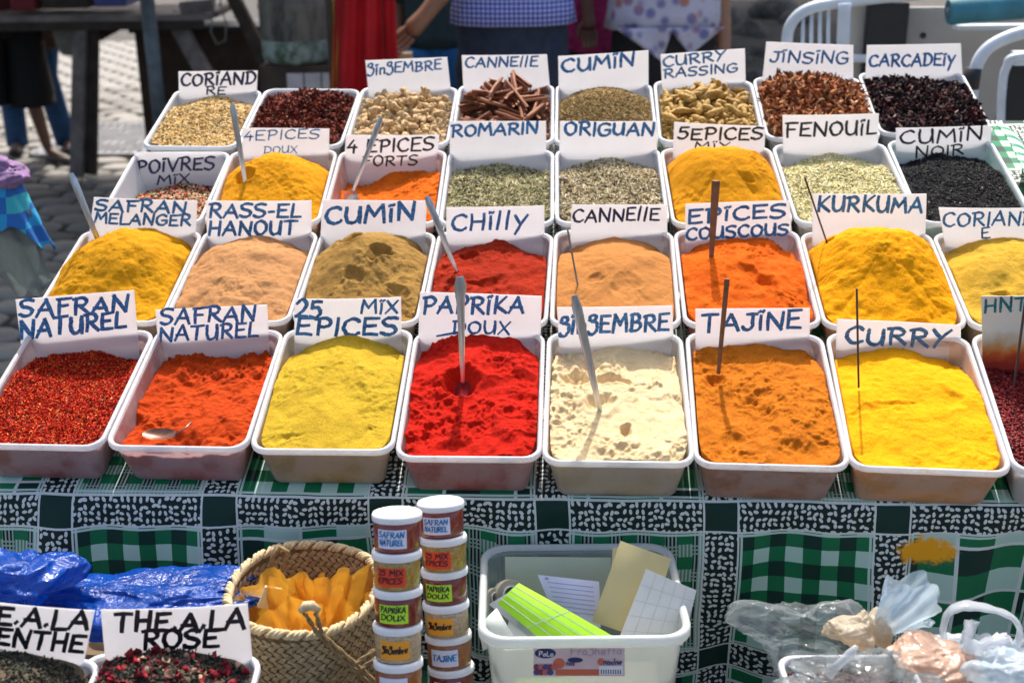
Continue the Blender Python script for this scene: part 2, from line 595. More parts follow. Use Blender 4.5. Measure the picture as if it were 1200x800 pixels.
def scatter(hp, n, variants, palette, mat, parent, spread=.45, lift=.0012, size=(.8, 1.2), name='seeds', bury=.0, mixf=None, jit=.12):
    u = nrg.uniform(-.985, .985, n); v = nrg.uniform(-.985, .93, n)
    x, y, z = hp.pt(u, v)
    z = z + lift * nrg.uniform(-.4, 1.6, n)
    Rm = rotmats(n, None, spread) * nrg.uniform(size[0], size[1], n)[:, None, None]
    P = np.stack([x, y, z], 1)
    pal = np.array([p[:3] for p in palette]); wts = np.array([p[3] for p in palette], float); wts /= wts.sum()
    ci = nrg.choice(len(pal), n, p=wts)
    C = pal[ci] * (1 + nrg.normal(0, jit, (n, 1))) * (1 + nrg.normal(0, jit * .3, (n, 3)))
    vi = nrg.integers(0, len(variants), n)
    Vs = []; Ts = []; Cs = []; off = 0
    for k, (V, T) in enumerate(variants):
        sel = np.where(vi == k)[0]
        if len(sel) == 0: continue
        W_ = np.einsum('nij,mj->nmi', Rm[sel], V) + P[sel][:, None]
        Vs.append(W_.reshape(-1, 3))
        Ts.append((T[None] + (np.arange(len(sel)) * len(V))[:, None, None]).reshape(-1, 3) + off)
        Cs.append(np.repeat(C[sel], len(V), 0)); off += len(sel) * len(V)
    me = mesh_np(name, np.concatenate(Vs), [np.concatenate(Ts)], np.clip(np.concatenate(Cs), 0, 1))
    return tag(link(name, me, mat, parent), kind='stuff')


# ------------------------------------------------------------------ hand lettering
G = {
 'A': (.78, ['l 0,0 .42,1 .76,0', 'l .1,.36 .66,.36']),
 'B': (.66, ['l .1,0 .12,1', 'c .02,.97 .4,1.0 .55,.78 .36,.56 .14,.52', 'c .14,.52 .5,.5 .64,.26 .42,.03 .03,.02']),
 'C': (.68, ['c .66,.86 .46,1.0 .16,.84 .04,.45 .2,.08 .48,0 .68,.14']),
 'D': (.72, ['l .1,0 .12,1', 'c 0,.98 .42,.98 .7,.66 .62,.2 .3,.02 .02,.0']),
 'E': (.62, ['l .62,1 .08,.98 .06,.02 .62,0', 'l .06,.52 .5,.54']),
 'F': (.62, ['l .12,0 .1,.96', 'l .0,.96 .66,1', 'l .1,.52 .5,.55']),
 'G': (.76, ['c .68,.88 .42,1.0 .1,.8 .04,.35 .24,.04 .52,.02 .72,.2', 'l .72,.2 .72,.46 .42,.46']),
 'H': (.72, ['l .08,0 .1,1', 'l .64,0 .66,1', 'l .1,.5 .65,.52']),
 'I': (.16, ['l .08,0 .1,1']),
 'i': (.2, ['l .08,0 .1,.78', 'l .02,1.0 .07,1.06', 'l .17,1.02 .22,1.08']),
 'J': (.56, ['c .46,.92 .46,.3 .32,.02 .1,.04 .02,.2', 'l .2,.95 .66,.97']),
 'K': (.68, ['l .1,0 .12,1', 'l .64,1 .16,.46 .68,0']),
 'L': (.56, ['l .1,1 .06,.02 .58,.02']),
 'l': (.26, ['l .06,-.04 .18,1.06']),
 'M': (.86, ['l .02,0 .12,.98 .42,.4 .74,1 .84,0']),
 'N': (.76, ['l .06,0 .08,1 .66,.0 .72,1']),
 'O': (.74, ['c .4,1 .12,.84 .04,.45 .2,.06 .46,.02 .68,.3 .68,.74 .4,1']),
 'P': (.66, ['l .12,0 .14,.98', 'c .0,.95 .42,1.02 .62,.8 .5,.52 .14,.46']),
 'Q': (.74, ['c .4,1 .12,.84 .04,.45 .2,.06 .46,.02 .68,.3 .68,.74 .4,1', 'l .44,.24 .72,-.04']),
 'R': (.7, ['l .1,0 .12,.98', 'c -.02,.95 .4,1.02 .6,.8 .48,.56 .14,.5', 'l .26,.5 .7,0']),
 'S': (.64, ['c .62,.94 .34,1.0 .06,.86 .12,.6 .44,.48 .6,.28 .44,.03 .2,0 .0,.1']),
 'T': (.72, ['l 0,.97 .72,1', 'l .36,.98 .32,0']),
 'U': (.7, ['c .06,1 .05,.4 .16,.06 .4,.02 .6,.3 .64,1', 'l .64,.9 .66,0']),
 'V': (.7, ['l .02,1 .34,0 .7,1']),
 'X': (.66, ['l .04,1 .64,0', 'l .62,1 .0,0']),
 'Y': (.7, ['l .02,1 .34,.5', 'l .7,1 .34,.46 .12,-.06']),
 'Z': (.64, ['l .04,1 .62,1 .02,0 .66,0']),
 'g': (.5, ['c .04,.78 .1,1.06 .36,1.08 .4,.86 .16,.7', 'c .16,.7 .46,.62 .5,.2 .3,-.12 .06,-.1 .0,.02']),
 'y': (.6, ['l .04,.8 .3,.24', 'l .62,.8 .3,.2 .1,-.4']),
 'e': (.5, ['c .04,.3 .44,.36 .4,.58 .2,.62 .04,.36 .14,.04 .46,.1']),
 'n': (.5, ['l .06,0 .06,.6', 'c .06,.4 .26,.62 .42,.5 .44,0']),
 'b': (.5, ['l .06,1 .06,0', 'c .06,.5 .36,.56 .42,.24 .26,0 .06,.04']),
 'r': (.36, ['l .06,0 .06,.6', 'c .06,.36 .2,.6 .36,.56']),
 'o': (.48, ['c .24,.58 .04,.44 .06,.14 .26,0 .44,.2 .4,.5 .24,.58']),
 'u': (.5, ['c .06,.58 .08,.08 .26,.0 .42,.2 .44,.58', 'l .44,.5 .46,0']),
 'h': (.5, ['l .06,1 .06,0', 'c .06,.4 .26,.62 .42,.5 .44,0']),
 't': (.36, ['l .18,.9 .18,0', 'l .02,.6 .36,.6']),
 'a': (.5, ['c .42,.5 .16,.6 .04,.28 .18,0 .42,.16', 'l .42,.58 .46,0']),
 'x': (.44, ['l .02,.56 .42,0', 'l .4,.56 .0,0']),
 'f': (.36, ['c .36,.96 .2,.98 .16,.7 .14,0', 'l .0,.55 .34,.55']),
 's': (.42, ['c .38,.54 .1,.56 .1,.38 .36,.22 .3,.0 .04,.05']),
 '4': (.56, ['l .34,.98 .02,.4 .56,.42', 'l .42,.6 .38,0']),
 '2': (.58, ['c .06,.8 .26,1.02 .52,.86 .46,.5 .04,.03', 'l .04,.03 .6,.04']),
 '5': (.58, ['l .56,1 .14,.98 .1,.6', 'c .1,.6 .42,.62 .54,.32 .32,.0 .02,.08']),
 '.': (.14, ['l .04,.16 .09,.24']),
 '-': (.34, ['l .02,.44 .3,.46']),
 ' ': (.34, []),
 '_': (.5, ['l 0,-.1 .6,-.02']),
}


def crom(p, n=5):
    out = []
    q = [p[0]] + p + [p[-1]]
    for i in range(1, len(q) - 2):
        for k in range(n):
            t = k / n
            out.append(tuple(.5 * ((2 * q[i][j]) + (-q[i - 1][j] + q[i + 1][j]) * t + (2 * q[i - 1][j] - 5 * q[i][j] + 4 * q[i + 1][j] - q[i + 2][j]) * t * t + (-q[i - 1][j] + 3 * q[i][j] - 3 * q[i + 1][j] + q[i + 2][j]) * t ** 3) for j in (0, 1)))
    return out + [p[-1]]


def glyph_strokes(ch):
    out = []
    for s_ in G[ch][1]:
        p = [tuple(float(a) for a in q.split(',')) for q in s_[2:].split()]
        if s_[0] == 'c': out.append(crom(p))
        else:
            for i in range(len(p) - 1): out.append([p[i], tuple((p[i][j] + p[i + 1][j]) / 2 for j in (0, 1)), p[i + 1]])
    return out


def lettering(lines, fn, name, mat, parent=None, pen=.16, slant=.1, jitter=.02, seed=0):
    """lines: (text, xL, yL, xR, yR, cap height); fn(x, y, lift) -> point; pen is the stroke width in cap heights"""
    r = random.Random(seed)
    mb = MB(); lift = 0
    for (text, x0, y0, x1, y1, ch) in lines:
        tot = sum(G[c][0] + .16 for c in text) - .16
        L = math.hypot(x1 - x0, y1 - y0); sx = L / tot
        ex = ((x1 - x0) / L, (y1 - y0) / L); ey = (ex[1], -ex[0])      # photo y runs down
        cur = 0
        for c in text:
            dy = r.uniform(-.05, .05); sc = r.uniform(.93, 1.07)
            for st in glyph_strokes(c):
                lift += 1
                pts = []
                for (gx, gy) in st:
                    X = (cur + gx + r.uniform(-jitter, jitter)) * sx + (gy * slant) * ch
                    Y = (gy * sc + dy + r.uniform(-jitter, jitter)) * ch
                    pts.append((x0 + ex[0] * X + ey[0] * Y, y0 + ex[1] * X + ey[1] * Y))
                hw = pen * ch / 2
                a, b_ = pts[0], pts[1]; l = math.hypot(b_[0] - a[0], b_[1] - a[1]) or 1
                pts[0] = (a[0] - (b_[0] - a[0]) / l * hw * .8, a[1] - (b_[1] - a[1]) / l * hw * .8)
                a, b_ = pts[-1], pts[-2]; l = math.hypot(b_[0] - a[0], b_[1] - a[1]) or 1
                pts[-1] = (a[0] - (b_[0] - a[0]) / l * hw * .8, a[1] - (b_[1] - a[1]) / l * hw * .8)
                vs = []; n = len(pts)
                for i, p in enumerate(pts):
                    q0, q1 = pts[max(i - 1, 0)], pts[min(i + 1, n - 1)]
                    tx, ty = q1[0] - q0[0], q1[1] - q0[1]; l = math.hypot(tx, ty) or 1
                    tx /= l; ty /= l
                    wv = hw * (.72 + .45 * abs(tx * .5 + ty * .87)) * r.uniform(.92, 1.08)
                    if i in (0, n - 1): wv *= .82
                    for sg in (-1, 1):
                        vs.append(fn(p[0] - ty * wv * sg, p[1] + tx * wv * sg, lift * .000012 + .0004))
                mb.add(vs, [(2 * i, 2 * i + 1, 2 * i + 3, 2 * i + 2) for i in range(n - 1)])
            cur += G[c][0] + .16
    return mb.build(name, mat, parent)


def make_card(label, corners, P, lean, lines, mat='blue', bendf=.0, pen=.17, ext=30, seed=0, group='handwritten name cards', cmat=None, yaw=0.0):
    """corners TL, TR, BR, BL seen in the photograph, on an upright plane through P"""
    N = Vector((math.sin(yaw), -math.cos(yaw) * math.cos(lean), math.sin(lean))).normalized()
    c = [hit(x, y, P, N) for x, y in corners]
    # lengthen the card downward, into the spice
    for i, j in ((3, 0), (2, 1)):
        d = (c[i] - c[j]).normalized(); c[i] = c[i] + d * ext * .001
    ux = (c[1] - c[0]).normalized(); W = (c[1] - c[0]).length; nrm = ux.cross((c[3] - c[0])).normalized()
    if nrm.dot(CAM - c[0]) < 0: nrm = -nrm
    base = (c[2] + c[3]) / 2
    root = empty('name_card', base, label, 'name card', group)
    off = lambda s_: bendf * (1 - (2 * s_ - 1) ** 2)
    mb = MB(); nx = 12; ny = 2; th = .0012
    vs = []; fs = []
    r = random.Random(seed)
    for side in (0, 1):
        for j in range(ny + 1):
            for i in range(nx + 1):
                s_, t = i / nx, j / ny
                p = (c[0] * (1 - s_) + c[1] * s_) * (1 - t) + (c[3] * (1 - s_) + c[2] * s_) * t
                vs.append(p + nrm * (off(s_) - side * th) - base)
    k = lambda i, j, sd: sd * (nx + 1) * (ny + 1) + j * (nx + 1) + i
    for j in range(ny):
        for i in range(nx):
            fs.append((k(i, j, 0), k(i, j + 1, 0), k(i + 1, j + 1, 0), k(i + 1, j, 0)))
            fs.append((k(i, j, 1), k(i + 1, j, 1), k(i + 1, j + 1, 1), k(i, j + 1, 1)))
    for i in range(nx):
        fs.append((k(i, 0, 0), k(i + 1, 0, 0), k(i + 1, 0, 1), k(i, 0, 1)))
        fs.append((k(i, ny, 0), k(i, ny, 1), k(i + 1, ny, 1), k(i + 1, ny, 0)))
    for j in range(ny):
        fs.append((k(0, j, 0), k(0, j, 1), k(0, j + 1, 1), k(0, j + 1, 0)))
        fs.append((k(nx, j, 0), k(nx, j + 1, 0), k(nx, j + 1, 1), k(nx, j, 1)))
    mb.add(vs, fs)
    mb.build('card_sheet', cmat or M['card'], root)

    def fn(x, y, lift):
        p = hit(x, y, P, N); s_ = max(0, min(1, (p - c[0]).dot(ux) / W))
        return p + nrm * (off(s_) + lift) - base
    if lines: lettering(lines, fn, 'lettering', M[mat], root, pen, seed=seed)
    return root

# ------------------------------------------------------------------ tubs and spices
ROWS = [
 ([(-50,522),(118,523),(289,526),(462,532),(635,541),(815,545),(996,548),(1187,553),(1385,560)],
  [(35,385),(185,384),(335,384),(485,385),(640,389),(801,389),(967,389),(1137,391),(1312,394)]),
 ([(30,376),(188,377),(338,377),(489,378),(642,381),(800,382),(966,382),(1137,383),(1318,385)],
  [(98,268),(240,269),(376,269),(514,270),(650,270),(789,268),(935,270),(1091,271),(1250,272)]),
 ([(106,262),(238,263),(374,263),(513,263),(650,263),(787,262),(934,262),(1082,262),(1216,260)],
  [(160,179),(270,176),(397,176),(525,175),(650,175),(773,173),(902,170),(1036,166),(1163,160)]),
 ([(162,173),(276,171),(400,170),(527,169),(650,169),(772,168),(898,165),(1034,161),(1164,153)],
  [(206,104),(310,104),(425,102),(537,100),(650,98),(765,96),(882,92),(1005,88),(1128,80)])]
TUBS = {}


class Tub: pass


TOPS = {(0,0):(409,421),(0,1):(416,413),(0,2):(391,408),(0,3):(392,405),(0,4):(405,412),(0,5):(402,408),(0,6):(407,424),(0,7):(430,436),
 (1,0):(267,285),(1,1):(275,291),(1,2):(272,291),(1,3):(280,300),(1,4):(278,297),(1,5):(279,300),(1,6):(266,288),(1,7):(277,299),
 (2,0):(213,223),(2,1):(179,204),(2,2):(199,224),(2,3):(192,202),(2,4):(186,201),(2,5):(172,195),(2,6):(180,193),(2,7):(180,195),
 (3,0):(113,123),(3,1):(106,113),(3,2):(112,118),(3,3):(107,112),(3,4):(104,114),(3,5):(104,110),(3,6):(93,99),(3,7):(95,99)}


for ri, (fr, bk) in enumerate(ROWS):
    for k in range(8):
        q = [onplane(*p) for p in (fr[k], fr[k + 1], bk[k + 1], bk[k])]
        fm = ((q[0][0] + q[1][0]) / 2, (q[0][1] + q[1][1]) / 2); bm = ((q[2][0] + q[3][0]) / 2, (q[2][1] + q[3][1]) / 2)
        t = Tub(); t.W = ((q[1][0] - q[0][0]) + (q[2][0] - q[3][0])) / 2 - .0015
        dx, dy = bm[0] - fm[0], bm[1] - fm[1]; t.L = math.hypot(dx, dy) - .002
        t.ang = math.atan2(dx, dy) * .8
        X = AX * math.cos(t.ang) - AY * math.sin(t.ang); Y = AX * math.sin(t.ang) + AY * math.cos(t.ang)
        c = DP((fm[0] + bm[0]) / 2, (fm[1] + bm[1]) / 2, rng.uniform(-.0015, .0015))
        t.mw = Matrix(((X.x, Y.x, AZ.x, c.x), (X.y, Y.y, AZ.y, c.y), (X.z, Y.z, AZ.z, c.z), (0, 0, 0, 1)))
        t.inv = t.mw.inverted()
        TUBS[ri, k] = t


def tuv(t, x, y, h=.015):
    p = t.inv @ hit(x, y, t.mw @ Vector((0, 0, h)), t.mw.to_3x3() @ Vector((0, 0, 1)))
    return p.x / (t.W / 2 - .008), p.y / (t.L / 2 - .008)


def F_(t, feats):
    out = []
    for f in feats:
        u, v = tuv(t, f[1], f[2]); out.append((f[0], u, v) + tuple(f[3:]))
    return out


# what each tub holds: label noun, colour, dark colour, heap settings
POW = {
 (0, 1): ('orange red saffron powder, low and clumpy, with a spoon lying in it', (.52, .055, .005), (.26, .02, .004), dict(base=-.020, A=.020, vc=.8, sv=1.1, rough=.007, clump=.004, tiltu=.005, seed=3, ridge=.004), [('pit', 185, 505, .022, .010, .006, .1), ('hole', 248, 505, .02, -.007), ('hole', 225, 418, .03, .006), ('hole', 150, 470, .02, .006)]),
 (0, 2): ('mustard yellow mixed spice powder with a shallow oval hollow', (.53, .35, .025), (.33, .2, .015), dict(base=-.008, A=.036, vc=.45, sv=1.0, rough=.002, clump=.0012, seed=4), [('pit', 400, 446, .034, .052, .0045, .12), ('pit', 330, 500, .03, .008, .003, .3)]),
 (0, 3): ('bright red paprika powder with a hollow around the spoon', (.54, .012, .004), (.2, .006, .003), dict(base=-.006, A=.030, vc=.55, sv=.8, rough=.006, clump=.0032, seed=5, ridge=.005), [('hole', 538, 440, .026, .022), ('pit', 590, 425, .028, .014, .006, .4)]),
 (0, 4): ('cream coloured ginger powder with dug hollows', (.72, .56, .32), (.62, .42, .22), dict(base=-.006, A=.022, vc=.5, sv=.9, rough=.004, clump=.0035, seed=6), [('hole', 672, 428, .020, .014), ('pit', 716, 430, .026, .011, .013, 0), ('hole', 702, 458, .020, .010), ('pit', 733, 490, .008, .018, .012, -.3)]),
 (0, 5): ('orange brown tajine spice with a crumbly groove', (.54, .155, .008), (.3, .075, .006), dict(base=-.006, A=.020, vc=.6, sv=1.1, rough=.004, clump=.0022, seed=7), [('pit', 880, 470, .030, .055, .009, .45), ('pit', 895, 452, .022, .010, .006, .5), ('hole', 838, 432, .017, .012), ('pit', 915, 495, .008, .012, .006, .4), ('pit', 870, 500, .03, .012, .004, .4)]),
 (0, 6): ('bright yellow curry powder', (.86, .375, .003), (.55, .24, .003), dict(base=-.007, A=.034, vc=.45, sv=.8, rough=.003, seed=8, clump=.0012, ridge=.0012), [('pit', 1040, 462, .05, .008, .004, .35), ('hole', 1120, 455, .02, .004)]),
 (1, 0): ('golden yellow saffron blend powder heaped to the left of its row', (.60, .28, .006), (.36, .14, .004), dict(base=-.007, A=.044, vc=.3, sv=.8, rough=.005, seed=9, clump=.0008, ridge=.0025), [('hole', 125, 290, .012, .01), ('pit', 135, 340, .018, .004, .004, .8)]),
 (1, 1): ('pale brown rass el hanout powder', (.49, .24, .095), (.4, .2, .085), dict(base=-.007, A=.046, vc=.25, sv=.8, rough=.004, seed=10, clump=.0012), [('pit', 300, 340, .02, .012, .003, .2)]),
 (1, 2): ('olive brown ground cumin with three scooped hollows', (.34, .195, .05), (.17, .09, .025), dict(base=-.007, A=.046, vc=.35, sv=.8, rough=.005, seed=11, clump=.0014), [('hole', 412, 290, .02, .014), ('pit', 448, 306, .022, .012, .014, .5), ('pit', 465, 338, .018, .01, .008, -.3), ('hole', 412, 325, .014, .007)]),
 (1, 3): ('dark red chilli powder', (.34, .022, .005), (.15, .010, .004), dict(base=-.007, A=.044, vc=.35, sv=.8, rough=.005, seed=12, clump=.0022), [('hole', 545, 290, .016, .010), ('pit', 570, 320, .028, .012, .007, .3)]),
 (1, 4): ('smooth light cinnamon powder', (.47, .195, .052), (.42, .17, .05), dict(base=-.008, A=.044, vc=.3, sv=.85, rough=.0028, seed=13), [('pit', 735, 330, .02, .03, .004, 0), ('hole', 700, 322, .012, .004)]),
 (1, 5): ('bright orange couscous spice powder', (.68, .115, .004), (.36, .045, .003), dict(base=-.007, A=.042, vc=.35, sv=.75, rough=.005, seed=14, clump=.0024), [('pit', 890, 320, .04, .01, .006, -.8)]),
 (1, 6): ('tall yellow turmeric powder mound', (.84, .345, .003), (.5, .2, .002), dict(base=-.007, A=.052, vc=.25, sv=.8, rough=.0045, seed=15, clump=.0012, ridge=.002, pu=3), [('hole', 972, 292, .010, .008), ('pit', 1060, 370, .05, .006, .006, .2)]),
 (1, 7): ('dull yellow ground coriander', (.54, .32, .03), (.36, .22, .03), dict(base=-.007, A=.042, vc=.35, sv=.85, rough=.004, seed=16), [('pit', 1172, 337, .014, .005, .007, 0)]),
 (2, 1): ('orange yellow mild spice powder in a sharp mound', (.66, .28, .005), (.4, .15, .004), dict(base=-.014, A=.056, vc=.3, sv=.75, rough=.004, seed=17, clump=.001, pu=3.4), [('hole', 290, 206, .016, .013)]),
 (2, 2): ('red orange hot spice powder heaped to the right', (.68, .135, .006), (.36, .05, .004), dict(base=-.020, A=.040, vc=.25, sv=.8, rough=.005, seed=18, clump=.002, tiltu=.012), [('hole', 415, 222, .016, .010)]),
 (2, 5): ('orange yellow five spice powder mound with a round top', (.68, .285, .006), (.46, .16, .005), dict(base=-.007, A=.056, vc=.2, sv=.75, rough=.0035, seed=19, clump=.0014, pu=3.4), [('hole', 880, 218, .008, .006)]),
}
NOUN = {(0, 0): 'red chilli flakes', (0, 7): 'dark red berries', (2, 0): 'mixed peppercorns', (2, 3): 'dried rosemary', (2, 4): 'dried oregano',
        (2, 6): 'pale fennel seeds', (2, 7): 'black cumin seeds', (3, 0): 'whole coriander seeds', (3, 1): 'dark red hibiscus', (3, 2): 'dried ginger roots',
        (3, 3): 'cinnamon sticks', (3, 4): 'whole cumin seeds', (3, 5): 'dried turmeric roots', (3, 6): 'reddish ginseng chips', (3, 7): 'black carcade petals'}
PLAIN = {(0, 1): 'clumpy orange red saffron powder', (0, 2): 'mustard yellow spice powder', (0, 3): 'bright red paprika', (0, 4): 'cream ginger powder',
         (0, 5): 'orange brown tajine spice', (0, 6): 'bright yellow curry powder', (1, 0): 'golden saffron blend', (1, 1): 'pale brown rass el hanout',
         (1, 2): 'ground cumin', (1, 3): 'dark red chilli powder', (1, 4): 'light cinnamon powder', (1, 5): 'orange couscous spice', (1, 6): 'yellow turmeric powder',
         (1, 7): 'ground coriander', (2, 1): 'mild orange yellow spice', (2, 2): 'hot red orange spice', (2, 5): 'five spice powder'}
BODY = {}
for key, t in TUBS.items():
    col = POW[key][1] if key in POW else None
    if key == (0, 0): col = (.45, .05, .02)
    if col:
        cc = tuple(.56 + .38 * c for c in col)
        bm = milky('tinted_plastic', (cc[0] * .92, cc[1] * .9, cc[2] * .92), .32, tuple(.14 + .62 * c for c in col))
    elif key == (2, 7): bm = milky('green_tinted_plastic', (.6, .76, .72), .2)
    else: bm = M['milky']
    what = NOUN.get(key) or PLAIN[key]
    t.obj = make_tub(t.mw, t.W, t.L, f'white plastic tub filled with {what}', bm, rim=rimmat(tuple(.2 + .75 * c for c in col)) if col else None)

for key, (lab, col, dark, kw, feats) in POW.items():
    t = TUBS[key]
    t.heap = Heap(t.W, t.L, feats=F_(t, feats), back=.985, **kw).fit(t.mw, *TOPS[key])
    o = t.heap.build('spice_mound', powder('spice_powder', col, dark, 130, .55), t.mw, 110, 150)
    tag(o, lab, 'spice', 'mounds of spice in the tubs')

base_dark = plain('spice_underlayer', (.1, .07, .04), .95, .4, 200, .4)


def seedheap(key, lab, kw, base, n, var, pal, mat=None, **sk):
    t = TUBS[key]
    d = dict(base=-.007, A=.04, vc=.25, sv=.8, rough=.003, seed=key[0] * 10 + key[1] + 30, back=.985); d.update(kw)
    t.heap = Heap(t.W, t.L, **d).fit(t.mw, *TOPS[key])
    m = plain('spice_bed', base, .95, .5, 150, .6, 400)
    o = t.heap.build('spice_mound', m, t.mw, 50, 70)
    tag(o, lab, 'spice', 'mounds of spice in the tubs')
    if n: scatter(t.heap, n, var, pal, mat or GR, o, **sk)
    return o


GR = tintmat('dry_seed', .62)
GRS = tintmat('glossy_seed', .38)
seedheap((0, 0), 'coarse glossy red chilli flakes', dict(base=-.008, A=.030, vc=.4), (.3, .02, .008), 9000, variants_flake(.0026, .0014, .0004, 5),
         [(.66, .035, .008, 5), (.48, .02, .007, 4), (.80, .11, .02, 2.4), (.2, .01, .006, 2), (.85, .3, .08, .6)], GR, spread=.6)
seedheap((0, 7), 'small glossy dark red berries at the right edge', dict(base=-.012, A=.02), (.1, .01, .01), 4500, variants_ellipsoid(.003, .0025, .0024, 3),
         [(.2, .012, .012, 4), (.1, .008, .008, 4), (.36, .05, .04, 1)], GRS, size=(.8, 1.3))
seedheap((2, 0), 'mix of red, white, green and black peppercorns', dict(base=-.045, A=.045, vc=.45, sv=1.0), (.08, .05, .03), 5200, variants_ellipsoid(.0024, .0023, .0022, 3),
         [(.5, .02, .015, 4), (.6, .45, .25, 4), (.02, .016, .012, 4), (.22, .24, .08, 1.2), (.75, .5, .3, 2)], GR)
herb = [(.42, .37, .17, 4), (.58, .52, .28, 4), (.25, .23, .09, 3), (.72, .65, .42, 3), (.09, .07, .035, 2.5)]
seedheap((2, 3), 'grey green dried rosemary needles', dict(A=.036, base=-.008), (.09, .085, .035), 6500, variants_ellipsoid(.0064, .0011, .0008, 4, 5, .0008), herb, spread=.5, lift=.0025)
herb2 = [(.52, .42, .22, 4), (.66, .55, .34, 4), (.34, .27, .13, 3), (.76, .66, .48, 3), (.12, .085, .045, 2.5)]
seedheap((2, 4), 'pale tan green dried oregano', dict(A=.036, base=-.008), (.12, .09, .04), 7000, variants_ellipsoid(.0056, .0012, .0009, 4, 5, .0006), herb2, spread=.5, lift=.0025)
seedheap((2, 6), 'pale green yellow fennel seeds', dict(A=.040, base=-.010), (.4, .36, .18), 8500, variants_ellipsoid(.0036, .0014, .0012, 4, 6, .0003),
         [(.70, .62, .30, 5), (.80, .74, .46, 4), (.52, .46, .18, 3), (.28, .22, .09, 1.5)], spread=.4, size=(.95, 1.35))
seedheap((2, 7), 'matt black nigella cumin seeds with a few pale specks', dict(A=.046, base=-.010, rough=.005), (.012, .012, .013), 9000, variants_ellipsoid(.0023, .0012, .0011, 3, 5),
         [(.012, .012, .014, 8), (.022, .021, .024, 4), (.006, .006, .008, 4), (.5, .42, .3, .03)], GRS, spread=.5)
seedheap((3, 0), 'light tan whole coriander seeds with a spoon', dict(A=.040, base=-.008), (.35, .24, .12), 5200, variants_ellipsoid(.0034, .0022, .0020, 4, 6),
         [(.60, .38, .13, 5), (.74, .52, .22, 4), (.42, .24, .07, 3), (.12, .07, .03, 2.4), (.80, .62, .34, 1)], spread=.45, size=(.95, 1.35))
seedheap((3, 1), 'dark red brown hibiscus flowers in a tub without a card', dict(A=.034, base=-.004, rough=.005), (.07, .016, .01), 2600, variants_flake(.0062, .0026, .0006, 6, 1.2),
         [(.19, .028, .014, 5), (.11, .016, .01, 4), (.34, .08, .04, 2), (.035, .01, .008, 2)], GR, spread=.8, lift=.004)
seedheap((3, 4), 'brown green whole cumin seeds', dict(A=.046, base=-.008), (.24, .17, .08), 8500, variants_ellipsoid(.0036, .0009, .0008, 4, 5, .0004),
         [(.34, .22, .07, 5), (.46, .31, .12, 3), (.18, .11, .04, 4), (.58, .44, .2, 1)], spread=.45, size=(1, 1.35))
seedheap((3, 6), 'curly reddish brown ginseng chips', dict(A=.040, base=-.004, rough=.006), (.16, .06, .03), 1050, variants_flake(.0135, .0040, .0018, 9, 1.5),
         [(.40, .13, .045, 5), (.55, .23, .09, 3), (.20, .06, .022, 4), (.7, .4, .2, 1.2)], GR, spread=.8, lift=.006)
seedheap((3, 7), 'crumpled purple black carcade petals with pale bits', dict(A=.034, base=-.002, rough=.006), (.02, .01, .012), 2000, variants_flake(.0088, .0042, .001, 8, 1.5),
         [(.022, .012, .013, 8), (.045, .016, .02, 4), (.12, .03, .03, 2), (.38, .25, .18, .6)], GR, spread=.9, lift=.005)

# ---- pieces big enough to pick up one by one
pr = random.Random(5)


def pile(key, kwbase, n, metas, name, labels, cat, group, mat, levels, size, tilt=.25, umin=-.9, align=None):
    t = TUBS[key]; hp = t.heap
    k = 0
    for lv, (cnt, lift) in enumerate(levels):
        for i in range(cnt):
            if lv < 2:
                g = int(math.ceil(math.sqrt(cnt)))
                u = -0.9 + 1.8 * ((i % g) + pr.uniform(.2, .8)) / g; v = -.95 + 1.8 * ((i // g) + pr.uniform(.2, .8)) / g
            else: u, v = pr.gauss(0, .45), pr.gauss(.1, .4)
            u = max(-.9, min(.9, u)); v = max(-.95, min(.86, v))
            x, y, z = [float(q) for q in hp.pt(np.array([u]), np.array([v]))]
            me = metas[pr.randrange(len(metas))]
            o = bpy.data.objects.new(name, me); COL.objects.link(o)
            az = pr.uniform(0, PI) if align is None else pr.gauss(align, .75)
            s_ = pr.uniform(*size)
            ex = me['half'] * s_
            lim = t.W / 2 - .012 - ex * abs(math.cos(az)); x = max(-lim, min(lim, x)) if lim > 0 else x * .3
            lim = t.L / 2 - .012 - ex * abs(math.sin(az)); y = max(-lim, min(lim - .008, y))
            o.matrix_world = t.mw @ Matrix.Translation((x, y, z + lift + pr.uniform(-.001, .002))) @ Matrix.Rotation(az, 4, 'Z') @ Matrix.Rotation(pr.gauss(0, tilt), 4, 'Y') @ Matrix.Rotation(pr.uniform(0, 6.3), 4, 'X') @ Matrix.Scale(s_, 4)
            tag(o, labels, cat, group); k += 1


def root_mesh(name, length, rad, knobs, seed, mat, branch=0.0):
    r = random.Random(seed); mb = MB()
    n = 7; pts = []; rr = []
    ph = r.uniform(0, 6)
    for i in range(n):
        f = i / (n - 1)
        pts.append(((f - .5) * length, math.sin(f * 3 + ph) * length * .09, math.cos(f * 4 + ph) * length * .05))
        e = math.sqrt(max(0.05, 1 - (2 * f - 1) ** 4))
        rr.append(rad * e * (1 + knobs * r.uniform(-.35, .45)))
    mb.tube(pts, rr, 7)
    for j in range(int(branch)):
        i = r.randrange(1, n - 1); p = Vector(pts[i]); a = r.uniform(0, 6.3)
        d = Vector((r.uniform(-.5, .5), math.cos(a), math.sin(a))).normalized()
        l = length * r.uniform(.2, .42)
        mb.tube([p, p + d * l * .5, p + d * l * .85, p + d * l], [rad * .8, rad * .9, rad * .62, rad * .25], 6)
    me = mb.mesh(name, True); me.materials.append(mat); me['half'] = length / 2
    return me


